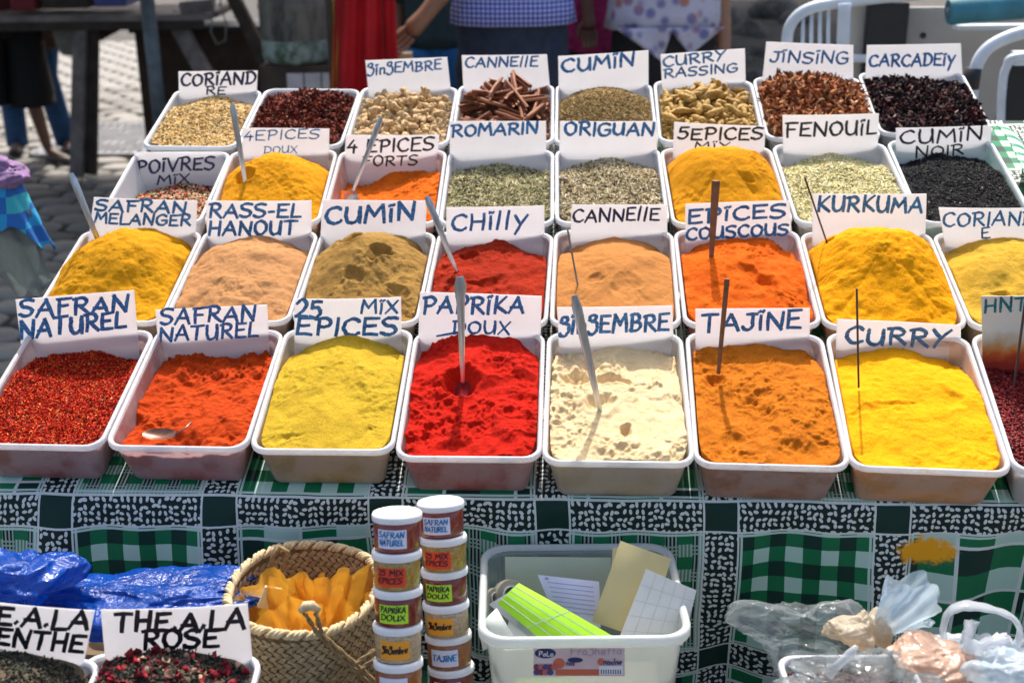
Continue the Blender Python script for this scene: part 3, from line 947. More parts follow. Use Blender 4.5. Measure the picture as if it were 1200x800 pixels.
gm = NB('dried_ginger_skin')
gm.set(gm.mix(gm.ramp(gm.noise(260, 4), [(0.4, 0.0), (0.66, 1.0)]), (.66, .46, .22), (.30, .17, .07)), .8, gm.bump(gm.noise(500, 4), .6, .001))
gmesh = [root_mesh('ginger_root', .027 + .005 * (i % 3), .0052, 1.3, 50 + i, gm.m, 4) for i in range(7)]
tm = NB('dried_turmeric_skin')
tm.set(tm.mix(tm.ramp(tm.noise(200, 4), [(0.4, 0.0), (0.66, 1.0)]), (.54, .33, .075), (.27, .14, .03)), .75, tm.bump(tm.noise(420, 4), .6, .001))
tmesh = [root_mesh('turmeric_root', .034 + .006 * (i % 3), .0062, .6, 80 + i, tm.m, i % 2) for i in range(6)]
seedheap((3, 2), 'small broken ginger bits under the dried roots', dict(A=.034, base=-.012), (.3, .2, .1), 900, variants_ellipsoid(.006, .004, .0035, 4, 6), [(.66, .5, .3, 3), (.45, .3, .15, 2)], GR, lift=.002)
seedheap((3, 3), 'dark cinnamon bark fragments under the sticks', dict(A=.036, base=-.014), (.12, .045, .02), 1200, variants_flake(.007, .0026, .0007, 5), [(.24, .075, .03, 3), (.16, .05, .022, 3)], GR, lift=.002)
seedheap((3, 5), 'small turmeric bits under the dried roots', dict(A=.034, base=-.012), (.28, .18, .05), 900, variants_ellipsoid(.006, .003, .003, 4, 6), [(.56, .36, .1, 3), (.36, .2, .05, 2)], GR, lift=.002)
pile((3, 2), None, 0, gmesh, 'ginger_root', 'knobbly pale dried ginger root in the ginger tub of the back row', 'ginger root', 'dried ginger roots', None, [(64, .003), (49, .010), (16, .019)], (.8, 1.15), .4)
pile((3, 5), None, 0, tmesh, 'turmeric_root', 'yellow brown dried turmeric finger in the back row tub', 'turmeric root', 'dried turmeric fingers', None, [(64, .002), (42, .010), (20, .018)], (.75, 1.1), .22)


def cinnamon(seed, length):
    """a quill: bark rolled in from both edges"""
    r = random.Random(seed); vs = []; fs = []
    sec = []
    for sgn in (-1, 1):
        s_ = []
        for k in range(9):
            a = k / 8 * 4.6; q = .0060 * (1 - .085 * k)
            s_.append((sgn * (.0056 - math.cos(a) * q * .95), -math.sin(a - .2) * q))
        sec += (s_[::-1] if sgn < 0 else s_)
    m = len(sec); n = 5
    for i in range(n):
        f = (i / (n - 1) - .5) * length; b_ = math.sin(i / (n - 1) * PI) * length * .02
        for (y, z) in sec: vs.append((f + r.uniform(-.0008, .0008), y * (1 + r.uniform(-.06, .06)), z + b_))
    for i in range(n - 1):
        for k in range(m - 1):
            fs.append((i * m + k, i * m + k + 1, (i + 1) * m + k + 1, (i + 1) * m + k))
    mb = MB().add(vs, fs)
    me = mb.mesh('cinnamon_stick', True); me.materials.append(CN); me['half'] = length / 2
    return me


c_ = NB('cinnamon_bark')
CN = c_.set(c_.ramp(c_.noise(90, 4, c_.scale(c_.obj(), (.25, 2.5, 2.5)), .6), [(.32, (.15, .045, .018)), (.5, (.32, .11, .045)), (.75, (.46, .19, .085))]), .7, c_.bump(c_.noise(160, 3, c_.scale(c_.obj(), (.2, 3, 3))), .5, .001))
cmesh = [cinnamon(20 + i, .064 + .012 * (i % 3)) for i in range(5)]
for me in cmesh: pass
pile((3, 3), None, 0, cmesh, 'cinnamon_stick', 'rolled reddish brown cinnamon stick in the tub under the topmost CANNELLE card', 'cinnamon stick', 'cinnamon sticks', None, [(16, .004), (12, .013), (10, .023), (6, .033)], (.85, 1.15), .22)

# ---- the cards
CARDS = [
 ((0,0), 'white card reading SAFRAN NATUREL behind the red chilli flakes', [(18,351),(157,340),(163,415),(27,422)], [('SAFRAN',23,371,150,364,18),('NATUREL',24,396,147,383,19)], 'blue', .20),
 ((0,1), 'white card reading SAFRAN NATUREL above the clumpy orange red powder', [(182,363),(313,357),(316,415),(186,412)], [('SAFRAN',188,379,299,375,17),('NATUREL',187,400,302,394,16)], 'blue', .18),
 ((0,2), 'white card reading 25 MIX EPICES behind the mustard yellow powder', [(345,350),(470,348),(471,410),(345,406)], [('25',346,372,376,372,19),('MiX',423,366,466,366,14),('EPICES',347,391,465,391,19)], 'blue', .19),
 ((0,3), 'white card reading PAPRIKA DOUX behind the bright red powder', [(492,342),(635,347),(633,415),(490,400)], [('PAPRiKA',495,367,613,367,19),('DOUX',530,391,597,391,14),('_',513,392,535,389,14)], 'blue', .17),
 ((0,4), 'white card reading GINGEMBRE behind the cream powder', [(653,360),(788,358),(790,415),(655,412)], [('ginGEMBRE'.replace('G','g'),656,391,783,386,19)], 'blue', .17),
 ((0,5), 'white card reading TAJINE behind the orange brown powder', [(815,362),(949,361),(949,408),(815,408)], [('TAJiNE',822,389,938,384,19)], 'blue', .18),
 ((0,6), 'white card reading CURRY with a thin stick in front', [(981,374),(1126,381),(1126,425),(979,427)], [('CURRY',990,402,1112,406,18)], 'blue', .20),
 ((1,0), 'white card reading SAFRAN MELANGER behind the golden powder', [(110,231),(231,235),(229,280),(103,286)], [('SAFRAN',112,246,218,249,13),('MELANGER',111,261,223,264,12)], 'blue', .21),
 ((1,1), 'white card reading RASS EL HANOUT behind the pale brown powder', [(241,235),(365,235),(365,287),(243,285)], [('RASS-EL',245,254,352,254,15),('HANOUT',244,275,347,274,15)], 'blue', .2),
 ((1,2), 'white card reading CUMIN behind the olive brown ground cumin', [(378,234),(500,235),(498,295),(375,284)], [('CUMiN',381,262,486,257,19)], 'blue', .19),
 ((1,3), 'white card reading CHILLY behind the dark red powder', [(523,243),(638,241),(638,300),(523,288)], [('CHillY'.replace('Y','y'),529,270,617,266,18)], 'blue', .16),
 ((1,4), 'white card reading CANNELLE in dark ink behind the cinnamon powder', [(670,240),(782,240),(782,297),(668,288)], [('CANNEllE',671,260,772,257,14)], 'navy', .16),
 ((1,5), 'white card reading EPICES COUSCOUS behind the orange powder', [(803,239),(925,235),(930,302),(803,302)], [('EPiCES',806,262,920,254,15),('COUSCOUS',804,281,923,275,13)], 'blue', .21),
 ((1,6), 'white card reading KURKUMA behind the tall yellow mound', [(952,227),(1086,227),(1084,290),(952,292)], [('KURKUMA',957,247,1080,248,17)], 'blue', .18),
 ((1,7), 'white card reading CORIANDRE at the right edge of the photo', [(1100,243),(1228,243),(1228,302),(1110,302)], [('CORIANDR',1104,264,1228,262,15),('E',1148,278,1158,277,12)], 'blue', .15),
 ((2,0), 'white card reading POIVRES MIX behind the peppercorns', [(157,178),(263,180),(262,232),(157,234)], [('POiVRES',160,203,251,198,14),('MiX',184,216,222,215,11)], 'navy', .16),
 ((2,1), 'white card reading 4 EPICES DOUX, its words half hidden by a yellow mound', [(284,150),(386,151),(385,204),(284,206)], [('4EPICES',286,165,374,162,11),('DOUX',309,180,348,179,8)], 'blue', .13),
 ((2,2), 'white card reading 4 EPICES FORTS in black', [(405,158),(515,158),(510,205),(403,222)], [('4 EPICES',407,179,508,175,14),('FORTS',425,194,489,192,11)], 'black', .16),
 ((2,3), 'white card reading ROMARIN above the dried rosemary', [(527,142),(640,142),(640,200),(527,205)], [('ROMARIN',529,160,630,156,13)], 'blue', .2),
 ((2,4), 'white card reading ORIGUAN above the dried oregano', [(656,142),(770,142),(770,202),(655,202)], [('ORIGUAN',661,158,766,158,14)], 'blue', .2),
 ((2,5), 'white card reading 5 EPICES MIX in black above a rounded orange mound', [(790,143),(897,148),(895,195),(788,196)], [('5EPICES',794,163,893,163,13),('MiX',813,175,855,175,9)], 'black', .18),
 ((2,6), 'white card reading FENOUIL in black above the fennel seeds', [(917,135),(1030,133),(1028,192),(918,188)], [('FENOUiL',920,160,1026,157,16)], 'black', .15),
 ((2,7), 'white card reading CUMIN NOIR in black above the black seeds', [(1050,150),(1162,147),(1160,190),(1050,194)], [('CUMiN',1054,169,1151,163,15),('NOIR',1072,185,1128,180,12)], 'black', .15),
 ((3,0), 'white card reading CORIANDRE above the whole seeds, leftmost of the back row', [(209,84),(302,83),(300,128),(210,126)], [('CORiAND',212,101,299,98,13),('RE',241,111,264,111,9)], 'navy', .18),
 ((3,2), 'white card reading GINGEMBRE above the dried ginger roots', [(428,71),(524,67),(530,122),(432,110)], [('ginGEMBRE'.replace('G','g'),431,88,517,81,11)], 'blue', .17),
 ((3,3), 'white card reading CANNELLE above the cinnamon sticks', [(541,65),(641,64),(645,108),(543,105)], [('CANNEllE',545,79,630,77,11)], 'blue', .18),
 ((3,4), 'tall white card reading CUMIN in the back row', [(654,66),(760,59),(760,118),(655,114)], [('CUMiN',658,85,743,77,15)], 'blue', .19),
 ((3,5), 'white card reading CURRY RASSING in light blue', [(774,64),(873,57),(874,100),(776,104)], [('CURRY',777,79,851,70,11),('RASSING',778,92,864,84,10)], 'light_blue', .2),
 ((3,6), 'white card reading JINSING above the reddish chips', [(898,49),(1000,53),(1000,95),(893,98)], [('JiNSiNG',902,72,993,75,13)], 'blue', .16),
 ((3,7), 'white card reading CARCADEIY above the black petals', [(1016,53),(1126,51),(1128,92),(1014,95)], [('CARCADEiy',1018,78,1118,76,13)], 'blue', .18),
]
for i, (key, lab, cor, lines, mt, pen) in enumerate(CARDS):
    t = TUBS[key]
    P = t.mw @ Vector((0, t.L / 2 - .0125, 0))
    make_card(lab, cor, P, rng.uniform(-.04, .06), lines, mt, rng.uniform(-.002, .007), pen * 1.1 + .025, 28, i)
# the stained card at the right edge
b = NB('spice_stained_card')
z_ = b.n.new('ShaderNodeSeparateXYZ'); b.l.new(b.obj(), z_.inputs[0])
f = b.math('MULTIPLY_ADD', z_.outputs[2], 19.0, b.math('MULTIPLY_ADD', b.noise(40, 4), .8, -.85))
b.set(b.ramp(f, [(.02, (.34, .02, .005)), (.28, (.62, .10, .01)), (.5, (.68, .33, .09)), (.72, (.66, .58, .38)), (1, (.74, .78, .66))]), .5)
t = TUBS[0, 7]
make_card('spice stained card with smudged teal letters at the right edge', [(1150,347),(1225,347),(1225,434),(1152,436)], t.mw @ Vector((0, t.L / 2 - .0125, 0)), 0, [('HNT',1153,366,1204,362,15)], 'teal', 0, .2, 12, 99, cmat=b.m)


# ---- spoons and sticks
def spoon(label, key, bx, by, tx, ty, w0, w1, mat, kind='metal', lean=0.0, h=.018, bowl=True, cat='spoon', bury=.018, tipw=None, group='spoons stuck in the spices'):
    t = TUBS[key]
    b0 = hit(bx, by, t.mw @ Vector((0, 0, h)), AZ)
    N = Vector((0, -math.cos(lean), math.sin(lean)))
    top = hit(tx, ty, b0, N)
    d = (top - b0); L = d.length; d.normalize()
    root = empty('spoon' if cat == 'spoon' else 'stick', b0, label, cat, group if cat == 'spoon' else None)
    side = (CAM - b0).cross(d).normalized()
    n = 12; pts = []; rr = []
    cv = d.cross(side)
    for i in range(n):
        f = i / (n - 1)
        p = d * (-bury + f * (L + bury)) + cv * (.004 * math.sin(f * PI) if kind == 'metal' else 0)
        pts.append(p)
        ww = w1 + (w0 - w1) * f ** .8
        if tipw and f > .8: ww = w0 + (tipw - w0) * math.sin((f - .8) / .2 * PI * .6)
        if kind == 'metal' and i == n - 1: ww *= .55
        rr.append(ww / 2)
    mb = MB().tube(pts, rr, 10, flat=.28 if kind == 'metal' else (.4 if kind == 'wood' else .8), side=side)
    o = mb.build('handle', mat, root, True, 50)
    if bowl:
        q = MB(); ux, uy, uz = side, d, cv
        prof = []
        Mx = Matrix((ux, uy, uz)).transposed()
        vs = []; fs = []; nr, na = 5, 16
        for s_ in (0, 1):
            for i in range(nr + 1):
                f = i / nr
                for a in range(na):
                    an = 2 * PI * a / na
                    x = math.cos(an) * .012 * f; y = math.sin(an) * .018 * f
                    z = -.007 * (1 - f * f) - s_ * .0007
                    vs.append(Mx @ Vector((x, y - bury - .014, z)))
        for s_ in (0, 1):
            o_ = s_ * (nr + 1) * na
            for i in range(nr):
                for a in range(na):
                    fs.append((o_ + i * na + a, o_ + i * na + (a + 1) % na, o_ + (i + 1) * na + (a + 1) % na, o_ + (i + 1) * na + a))
        q.add(vs, fs).build('bowl', mat, root, True)
    return root


ST = M['steel']
spoon('steel spoon standing in the golden saffron blend', (1,0), 116,284, 83,203, .0125,.0065, ST)
spoon('steel spoon standing in the mild orange yellow spice', (2,1), 287,210, 272,121, .0115,.006, ST)
spoon('steel spoon leaning in the hot red orange spice', (2,2), 415,221, 447,137, .011,.005, ST, bury=.004)
spoon('steel spoon tilted left in the dark red chilli powder', (1,3), 531,308, 500,230, .0125,.005, ST)
spoon('thin pale wire stuck in the cinnamon powder', (1,4), 675,323, 665,268, .003,.003, M['grey_wood'], 'stick', bowl=False, cat='wire')
spoon('broad brown wooden spatula in the orange couscous spice', (1,5), 834,294, 839,212, .0135,.007, M['brown_wood'], 'wood', bowl=False, cat='spatula')
spoon('thin dark stick leaning in the yellow turmeric mound', (1,6), 971,290, 943,208, .003,.0026, M['dark_wire'], 'stick', bowl=False, cat='stick')
spoon('blue grey steel spoon with a round end in the paprika', (0,3), 542,434, 539,324, .0125,.0055, ST, tipw=.0185)
spoon('wide steel spoon leaning in the cream ginger powder', (0,4), 699,462, 673,346, .0145,.006, ST, bury=.034)
spoon('narrow wooden stick in the orange brown tajine spice', (0,5), 843,424, 852,327, .0075,.0055, M['brown_wood'], 'wood', bowl=False, cat='stick')
spoon('thin upright dark stick in the bright yellow curry powder', (0,6), 1006,440, 1004,338, .003,.003, M['dark_wire'], 'stick', bowl=False, cat='stick')
spoon('thin dark stick in the berries at the right edge', (0,7), 1190,438, 1202,350, .004,.003, M['dark_wire'], 'stick', bowl=False, cat='stick', h=.008)
# spoon lying in the clumpy powder
t = TUBS[0, 1]
rt = empty('spoon', hit(188, 512, t.mw @ Vector((0, 0, -.002)), AZ), 'small dark spoon lying almost buried in the clumpy orange red powder', 'spoon', 'spoons stuck in the spices')
mb = MB(); sp = plain('tarnished_steel', (.2, .1, .07), .35, .4, 90, metallic=.7)
vs = []; fs = []
for i in range(6):
    for a in range(16):
        f = i / 5; an = 2 * PI * a / 16
        vs.append(AX * (math.cos(an) * .024 * f) + AY * (math.sin(an) * .012 * f) + AZ * (.005 * f * f + .001))
for i in range(5):
    for a in range(16): fs.append((i * 16 + a, i * 16 + (a + 1) % 16, (i + 1) * 16 + (a + 1) % 16, (i + 1) * 16 + a))
mb.add(vs, fs); mb.build('bowl', sp, rt, True)
MB().tube([AX * .022 + AZ * .006, AX * .031 + AY * .004 + AZ * .009, AX * .040 + AY * .018 + AZ * .012], [.0022, .0018, .003], 8, flat=.5).build('handle', sp, rt, True)

# ------------------------------------------------------------------ setting: ground of cobbles
GZ = 0.0
g = NB('mortar_between_cobbles')
gm_ = g.set(g.ramp(g.noise(6, 5), [(.3, (.05, .046, .042)), (.7, (.12, .11, .1))]), .95, g.bump(g.noise(60, 4), .6, .01))
xs = [-60, -8, 8, 60]; ys = [-12, 1, 16, 90]
MB().add([(x, y, -.02) for y in ys for x in xs], [(j * 4 + i, j * 4 + i + 1, (j + 1) * 4 + i + 1, (j + 1) * 4 + i) for j in range(3) for i in range(3)])
ground = tag(MB().add([(x, y, -.014) for y in ys for x in xs], [(j * 4 + i, j * 4 + i + 1, (j + 1) * 4 + i + 1, (j + 1) * 4 + i) for j in range(3) for i in range(3)]).build('ground', gm_), 'dusty mortar ground between the cobbles', kind='structure')
cb = NB('worn_cobble_stone')
oi = cb.n.new('ShaderNodeObjectInfo')
cc = cb.mix(oi.outputs['Random'], (.20, .19, .172), (.42, .40, .365))
cc = cb.mix(cb.ramp(cb.noise(9, 5, rough=.7), [(.35, 0.0), (.7, .55)]), cc, (.17, .155, .14))
CB = cb.set(cc, .8, cb.bump(cb.noise(45, 5, rough=.7), .5, .006))
stm = []
for i in range(8):
    r = random.Random(i); mb = MB()
    hw, hl = .125, .088; vs = []
    ring = []
    for a in range(8):
        an = 2 * PI * (a + .5) / 8
        ex = math.copysign(min(1, abs(math.cos(an)) * 1.3), math.cos(an)); ey = math.copysign(min(1, abs(math.sin(an)) * 1.3), math.sin(an))
        ring.append((ex * hw * r.uniform(.9, 1), ey * hl * r.uniform(.9, 1)))
    for z, k in ((-.03, 1), (-.006, 1), (.002, .93), (.007 + r.uniform(0, .004), .7)):
        vs += [(x * k, y * k, z) for x, y in ring]
    vs.append((0, 0, .011))
    fs = []
    for l in range(3):
        for a in range(8): fs.append((l * 8 + a, l * 8 + (a + 1) % 8, (l + 1) * 8 + (a + 1) % 8, (l + 1) * 8 + a))
    for a in range(8): fs.append((24 + a, 24 + (a + 1) % 8, 32))
    me = mb.add(vs, fs).mesh('cobble', True, 45); me.materials.append(CB); stm.append(me)
cand = []
for j in range(78):
    y = 2.6 + j * .19
    for i in range(44):
        x = -6.3 + i * .262 + (.131 if j % 2 else 0)
        d = Vector((x, y, 0)) - CAM; de = d.dot(fwd)
        px = 600 + F * d.dot(rgt) / de; py = 400 - F * d.dot(upv) / de
        cand.append((x, y, px, py))
vis = [c for c in cand if -30 < c[2] < 345 and -30 < c[3] < 480]
near = sorted(vis, key=lambda c: c[1])[:290]
ns = set((c[0], c[1]) for c in near)
cr = random.Random(3)
for (x, y, px, py) in near:
    o = link('cobble', stm[cr.randrange(8)], None, ground)
    o.location = (x + cr.uniform(-.008, .008), y + cr.uniform(-.006, .006), cr.uniform(-.004, .004)); o.rotation_euler = (cr.uniform(-.02, .02), cr.uniform(-.02, .02), cr.choice((0, PI)) + cr.uniform(-.05, .05))
# the rest of the paving, joined
gv = []; gf = []; off = 0
base = [(np.array([v.co[:] for v in me.vertices]), [tuple(p.vertices) for p in me.polygons]) for me in stm]
mbj = MB()
for (x, y, px, py) in cand:
    if (x, y) in ns or y > 15: continue
    V, Fc = base[cr.randrange(8)]
    mbj.add([(a + x, b_ + y, c) for a, b_, c in V], Fc)
for j in range(14):                      # around and under the stall
    for i in range(24): 
        V, Fc = base[cr.randrange(8)]; x = -3.1 + i * .262 + (.131 if j % 2 else 0); y = -.06 + j * .19
        mbj.add([(a + x, b_ + y, c) for a, b_, c in V], Fc)
tag(mbj.build('cobble_paving', CB, ground, True, 45), kind='stuff')


# ------------------------------------------------------------------ the stall: board, cloth, lower shelf
ZC = -TUBH - .004
lower = plain('shelf_plank_wood', (.2, .15, .1), .8, .3, 14, .3)
stall = empty('market_stall', (0, 1.9, 0), 'sloping wooden market stall that carries the rows of spice tubs', 'stall')
mb = MB()
def slab(mb, pts, th, nrm):
    n = len(pts); nrm = Vector(nrm) * th; o = stall.location
    mb.add([Vector(p) - o for p in pts] + [Vector(p) - nrm - o for p in pts], [tuple(range(n)), tuple(range(2 * n - 1, n - 1, -1))] + [(i, i + n, (i + 1) % n + n, (i + 1) % n) for i in range(n)])
XL, XR = -.755, .90
slab(mb, [DP(XL, .022, ZC - .004), DP(XR, .022, ZC - .004), DP(XR - .06, 4 * TL - .01, ZC - .004), DP(XL + .08, 4 * TL - .01, ZC - .004)], .018, AZ)
mb.build('sloping_board', lower, stall)
for a, b_ in ((XL + .05, .24), (XR - .05, .24), (XL + .12, 4 * TL - .06), (XR - .1, 4 * TL - .06)):
    p = DP(a, b_, ZC - .024); o = stall.location
    MB().beam((p.x - o.x, p.y - o.y, p.z - o.z), (p.x - o.x, p.y - o.y, 0), .04, .04, (0, 1, 0)).build('leg', lower, stall)
SH = 0.60
slab(MB(), [(0, 0, 0)] * 3, .01, (0, 0, 1))
mb = MB(); slab(mb, [(-.95, 1.12, SH), (.98, 1.02, SH), (.98, 1.5, SH), (-.95, 1.6, SH)], .02, (0, 0, 1)); mb.build('lower_shelf', lower, stall)
for p in ((-.9, 1.18), (.93, 1.08)):
    MB().beam((p[0], p[1] - 1.9, SH - .02), (p[0], p[1] - 1.9, 0), .04, .04, (0, 1, 0)).build('leg', lower, stall)

# cloth material ----------------------------------------------------
c = NB('green_patterned_oilcloth')
sp_ = c.n.new('ShaderNodeSeparateXYZ'); c.l.new(c.uv(), sp_.inputs[0])
wv = c.math('SUBTRACT', c.noise(5, 2, c.uv()), .5); wv2 = c.math('SUBTRACT', c.noise(4, 2, c.scale(c.uv(), (1.3, .8, 1))), .5)
U_ = c.math('MULTIPLY_ADD', wv, .012, sp_.outputs[0]); V_ = c.math('MULTIPLY_ADD', wv2, .008, sp_.outputs[1])
PER = .2285
m_ = c.math
un = m_('DIVIDE', U_, PER); vn = m_('DIVIDE', V_, PER)
fu = m_('ABSOLUTE', m_('SUBTRACT', m_('FRACT', m_('ADD', un, .5)), .5))       # 0 at band centres
fv = m_('ABSOLUTE', m_('SUBTRACT', m_('FRACT', m_('ADD', vn, .5)), .5))
hu = m_('LESS_THAN', fu, .098); hv = m_('LESS_THAN', fv, .084)
pu_ = m_('LESS_THAN', m_('ABSOLUTE', m_('SUBTRACT', fu, .102)), .006); pv_ = m_('LESS_THAN', m_('ABSOLUTE', m_('SUBTRACT', fv, .088)), .006)
pu2 = m_('LESS_THAN', m_('ABSOLUTE', m_('SUBTRACT', fu, .122)), .007); pv2 = m_('LESS_THAN', m_('ABSOLUTE', m_('SUBTRACT', fv, .106)), .007)
iu = m_('FLOOR', un); iv = m_('FLOOR', vn)
ty = m_('FLOORED_MODULO', m_('ADD', m_('SUBTRACT', iu, m_('GREATER_THAN', iu, -.5)), m_('MULTIPLY', iv, 1)), 3)
# beans
vo = c.n.new('ShaderNodeTexVoronoi'); vo.voronoi_dimensions = '2D'; vo.inputs['Scale'].default_value = 116; vo.inputs['Randomness'].default_value = .5
cv_ = c.n.new('ShaderNodeCombineXYZ'); c.l.new(U_, cv_.inputs[0]); c.l.new(V_, cv_.inputs[1]); c.l.new(cv_.outputs[0], vo.inputs['Vector'])
dv = c.n.new('ShaderNodeVectorMath'); dv.operation = 'SUBTRACT'; c.l.new(cv_.outputs[0], dv.inputs[0]); c.l.new(vo.outputs['Position'], dv.inputs[1])
dx = c.n.new('ShaderNodeSeparateXYZ'); c.l.new(dv.outputs[0], dx.inputs[0])
se = c.n.new('ShaderNodeSeparateColor'); c.l.new(vo.outputs['Color'], se.inputs[0])
th = m_('MULTIPLY', se.outputs[0], 3.14); co_ = m_('COSINE', th); si_ = m_('SINE', th)
ea = m_('MULTIPLY', m_('ADD', m_('MULTIPLY', dx.outputs[0], co_), m_('MULTIPLY', dx.outputs[1], si_)), 116 / .43)
eb = m_('MULTIPLY', m_('SUBTRACT', m_('MULTIPLY', dx.outputs[1], co_), m_('MULTIPLY', dx.outputs[0], si_)), 116 / .25)
bean = m_('LESS_THAN', m_('ADD', m_('MULTIPLY', ea, ea), m_('MULTIPLY', eb, eb)), 1.0)
WHT, DRK, GRN, NVY, MNT = (.66, .72, .69), (.008, .022, .020), (.008, .17, .068), (.006, .04, .030), (.45, .66, .56)
beanc = c.mix(bean, DRK, WHT)
# panels
qx = m_('FRACT', m_('MULTIPLY', un, 5.0)); qy = m_('FRACT', m_('MULTIPLY', vn, 5.0))
gx = m_('LESS_THAN', qx, .5); gy = m_('LESS_THAN', qy, .5)
ging = c.mix(m_('MULTIPLY', gx, gy), c.mix(m_('SUBTRACT', m_('ADD', gx, gy), m_('MULTIPLY', gx, gy)), NVY, GRN), MNT)
bx_ = m_('FRACT', m_('MULTIPLY', un, 2.3)); by_ = m_('FRACT', m_('MULTIPLY', vn, 2.9))
g2x = m_('LESS_THAN', bx_, .5); g2y = m_('LESS_THAN', by_, .5)
large = c.mix(m_('MULTIPLY', g2x, g2y), c.mix(m_('SUBTRACT', m_('ADD', g2x, g2y), m_('MULTIPLY', g2x, g2y)), NVY, GRN), MNT)
ln = m_('MAXIMUM', m_('LESS_THAN', m_('ABSOLUTE', m_('SUBTRACT', bx_, .5)), .025), m_('LESS_THAN', m_('ABSOLUTE', m_('SUBTRACT', by_, .5)), .03))
large = c.mix(ln, large, WHT)
sx_ = m_('LESS_THAN', m_('FRACT', m_('MULTIPLY', un, 44.0)), .42); sy_ = m_('LESS_THAN', m_('FRACT', m_('MULTIPLY', vn, 40.0)), .4)
wx_ = m_('LESS_THAN', m_('FRACT', m_('MULTIPLY', un, 6.0)), .45); wy_ = m_('LESS_THAN', m_('FRACT', m_('MULTIPLY', vn, 6.0)), .5)
fine = c.mix(m_('MAXIMUM', m_('MULTIPLY', sx_, wx_), m_('MULTIPLY', sy_, wy_)), c.mix(wx_, GRN, DRK), (.32, .45, .38))
fine = c.mix(m_('MULTIPLY', m_('SUBTRACT', 1, wx_), wy_), fine, c.mix(sx_, (.12, .26, .18), (.42, .56, .48)))
pan = c.mix(m_('LESS_THAN', ty, .5), c.mix(m_('LESS_THAN', ty, 1.5), fine, large), ging)
band = m_('MAXIMUM', hu, hv); both = m_('MULTIPLY', hu, hv)
col = c.mix(m_('MAXIMUM', pu2, pv2), pan, c.mix(.35, MNT, WHT))
col = c.mix(band, col, beanc)
col = c.mix(both, col, (.006, .036, .028))
col = c.mix(m_('MAXIMUM', pu_, pv_), col, WHT)
# orange spice spilled on the cloth
sv_ = c.n.new('ShaderNodeVectorMath'); sv_.operation = 'DISTANCE'
sc_ = c.scale(c.uv(), (1, 1.9, 1)); c.l.new(sc_, sv_.inputs[0]); SPILL = sv_
spf = c.ramp(m_('MULTIPLY_ADD', c.noise(55, 5, c.uv(), .75), .075, sv_.outputs['Value']), [(.068, 1.0), (.080, 0.0)])
col = c.mix(spf, col, (.9, .40, .015))
c.set(col, .5, c.bump(c.noise(14, 4, c.uv()), .35, .006, c.bump(c.noise(700, 2, c.uv()), .15, .0005)))
c.b.inputs['Specular IOR Level'].default_value = .22
CLOTH = c.m
EDGE_Y = DP(0, -.012, 0).y
# profile: up the slope, round the front edge, down
prof = []
for i in range(7): prof.append((.10 - i * .022, None))
cl = empty('tablecloth', (0, 1.5, .5), 'green, white and black patterned oilcloth draped over the front of the stall', 'tablecloth')
nxc = 150
a_s = np.linspace(XL - .06, XR + .16, nxc)
rows = []
P0 = []
EB = .016
for i, b_ in enumerate([4 * TL - .02, 3.2 * TL, 2.4 * TL, 1.6 * TL, .8 * TL, .10, .05, .03, EB]): P0.append(('s', b_))
drop = [0, .004, .010, .018, .03] + list(np.linspace(.045, .46, 46))
V = []; UVs = []
for kind, b_ in P0:
    for a in a_s:
        p = DP(a, b_, ZC + .0005); V.append(p); UVs.append((a, EB - b_))
sv0 = .0
for di, d in enumerate(drop[1:]):
    for a in a_s:
        p = DP(a, EB, ZC + .0005)
        rnd = min(1, d / .012)
        fold = float(fbm(np.array(a * 5.5 + 3), np.array(d * 1.6), 5, 2)) * .11 * min(1, d / .22) + .022 * math.sin(a * 21 + 1.3 * math.sin(a * 9) + d * 5) * min(1, d / .2) + .004 * math.sin(a * 60 + d * 20) * min(1, d / .05)
        V.append(Vector((p.x, p.y - .008 * rnd + .03 * d - .35 * d * max(0, -(a + .55)) + fold, p.z - d)))
        UVs.append((a, sv0 + d))
ny_ = len(P0) + len(drop) - 1
V = [v - Vector((0, 1.5, .5)) for v in V]
idx = np.arange(nxc * ny_).reshape(ny_, nxc)
q = np.stack([idx[:-1, :-1], idx[:-1, 1:], idx[1:, 1:], idx[1:, :-1]], -1).reshape(-1, 4)
me = mesh_np('cloth_sheet', V, [q])
uvl = me.uv_layers.new(name='UVMap')
li = np.zeros(len(me.loops), np.int32); me.loops.foreach_get('vertex_index', li)
UVn = np.array(UVs, np.float32)
UVn[:, 0] -= .0075 ; UVn[:, 1] -= .024
uvl.data.foreach_set('uv', UVn[li].ravel())
o = link('cloth_sheet', me, CLOTH, cl)
sm = o.modifiers.new('thickness', 'SOLIDIFY'); sm.thickness = .0012; sm.offset = -1
# where the spill lands
pp = hit(1087, 652, Vector((0, EDGE_Y + .0, 0)), Vector((0, -1, 0)))
aa = (pp - ORG).dot(AX); dd = DP(aa, EB, ZC).z - pp.z
SPILL.inputs[1].default_value = (aa - .0075, (sv0 + dd - .024) * 1.9, 0)

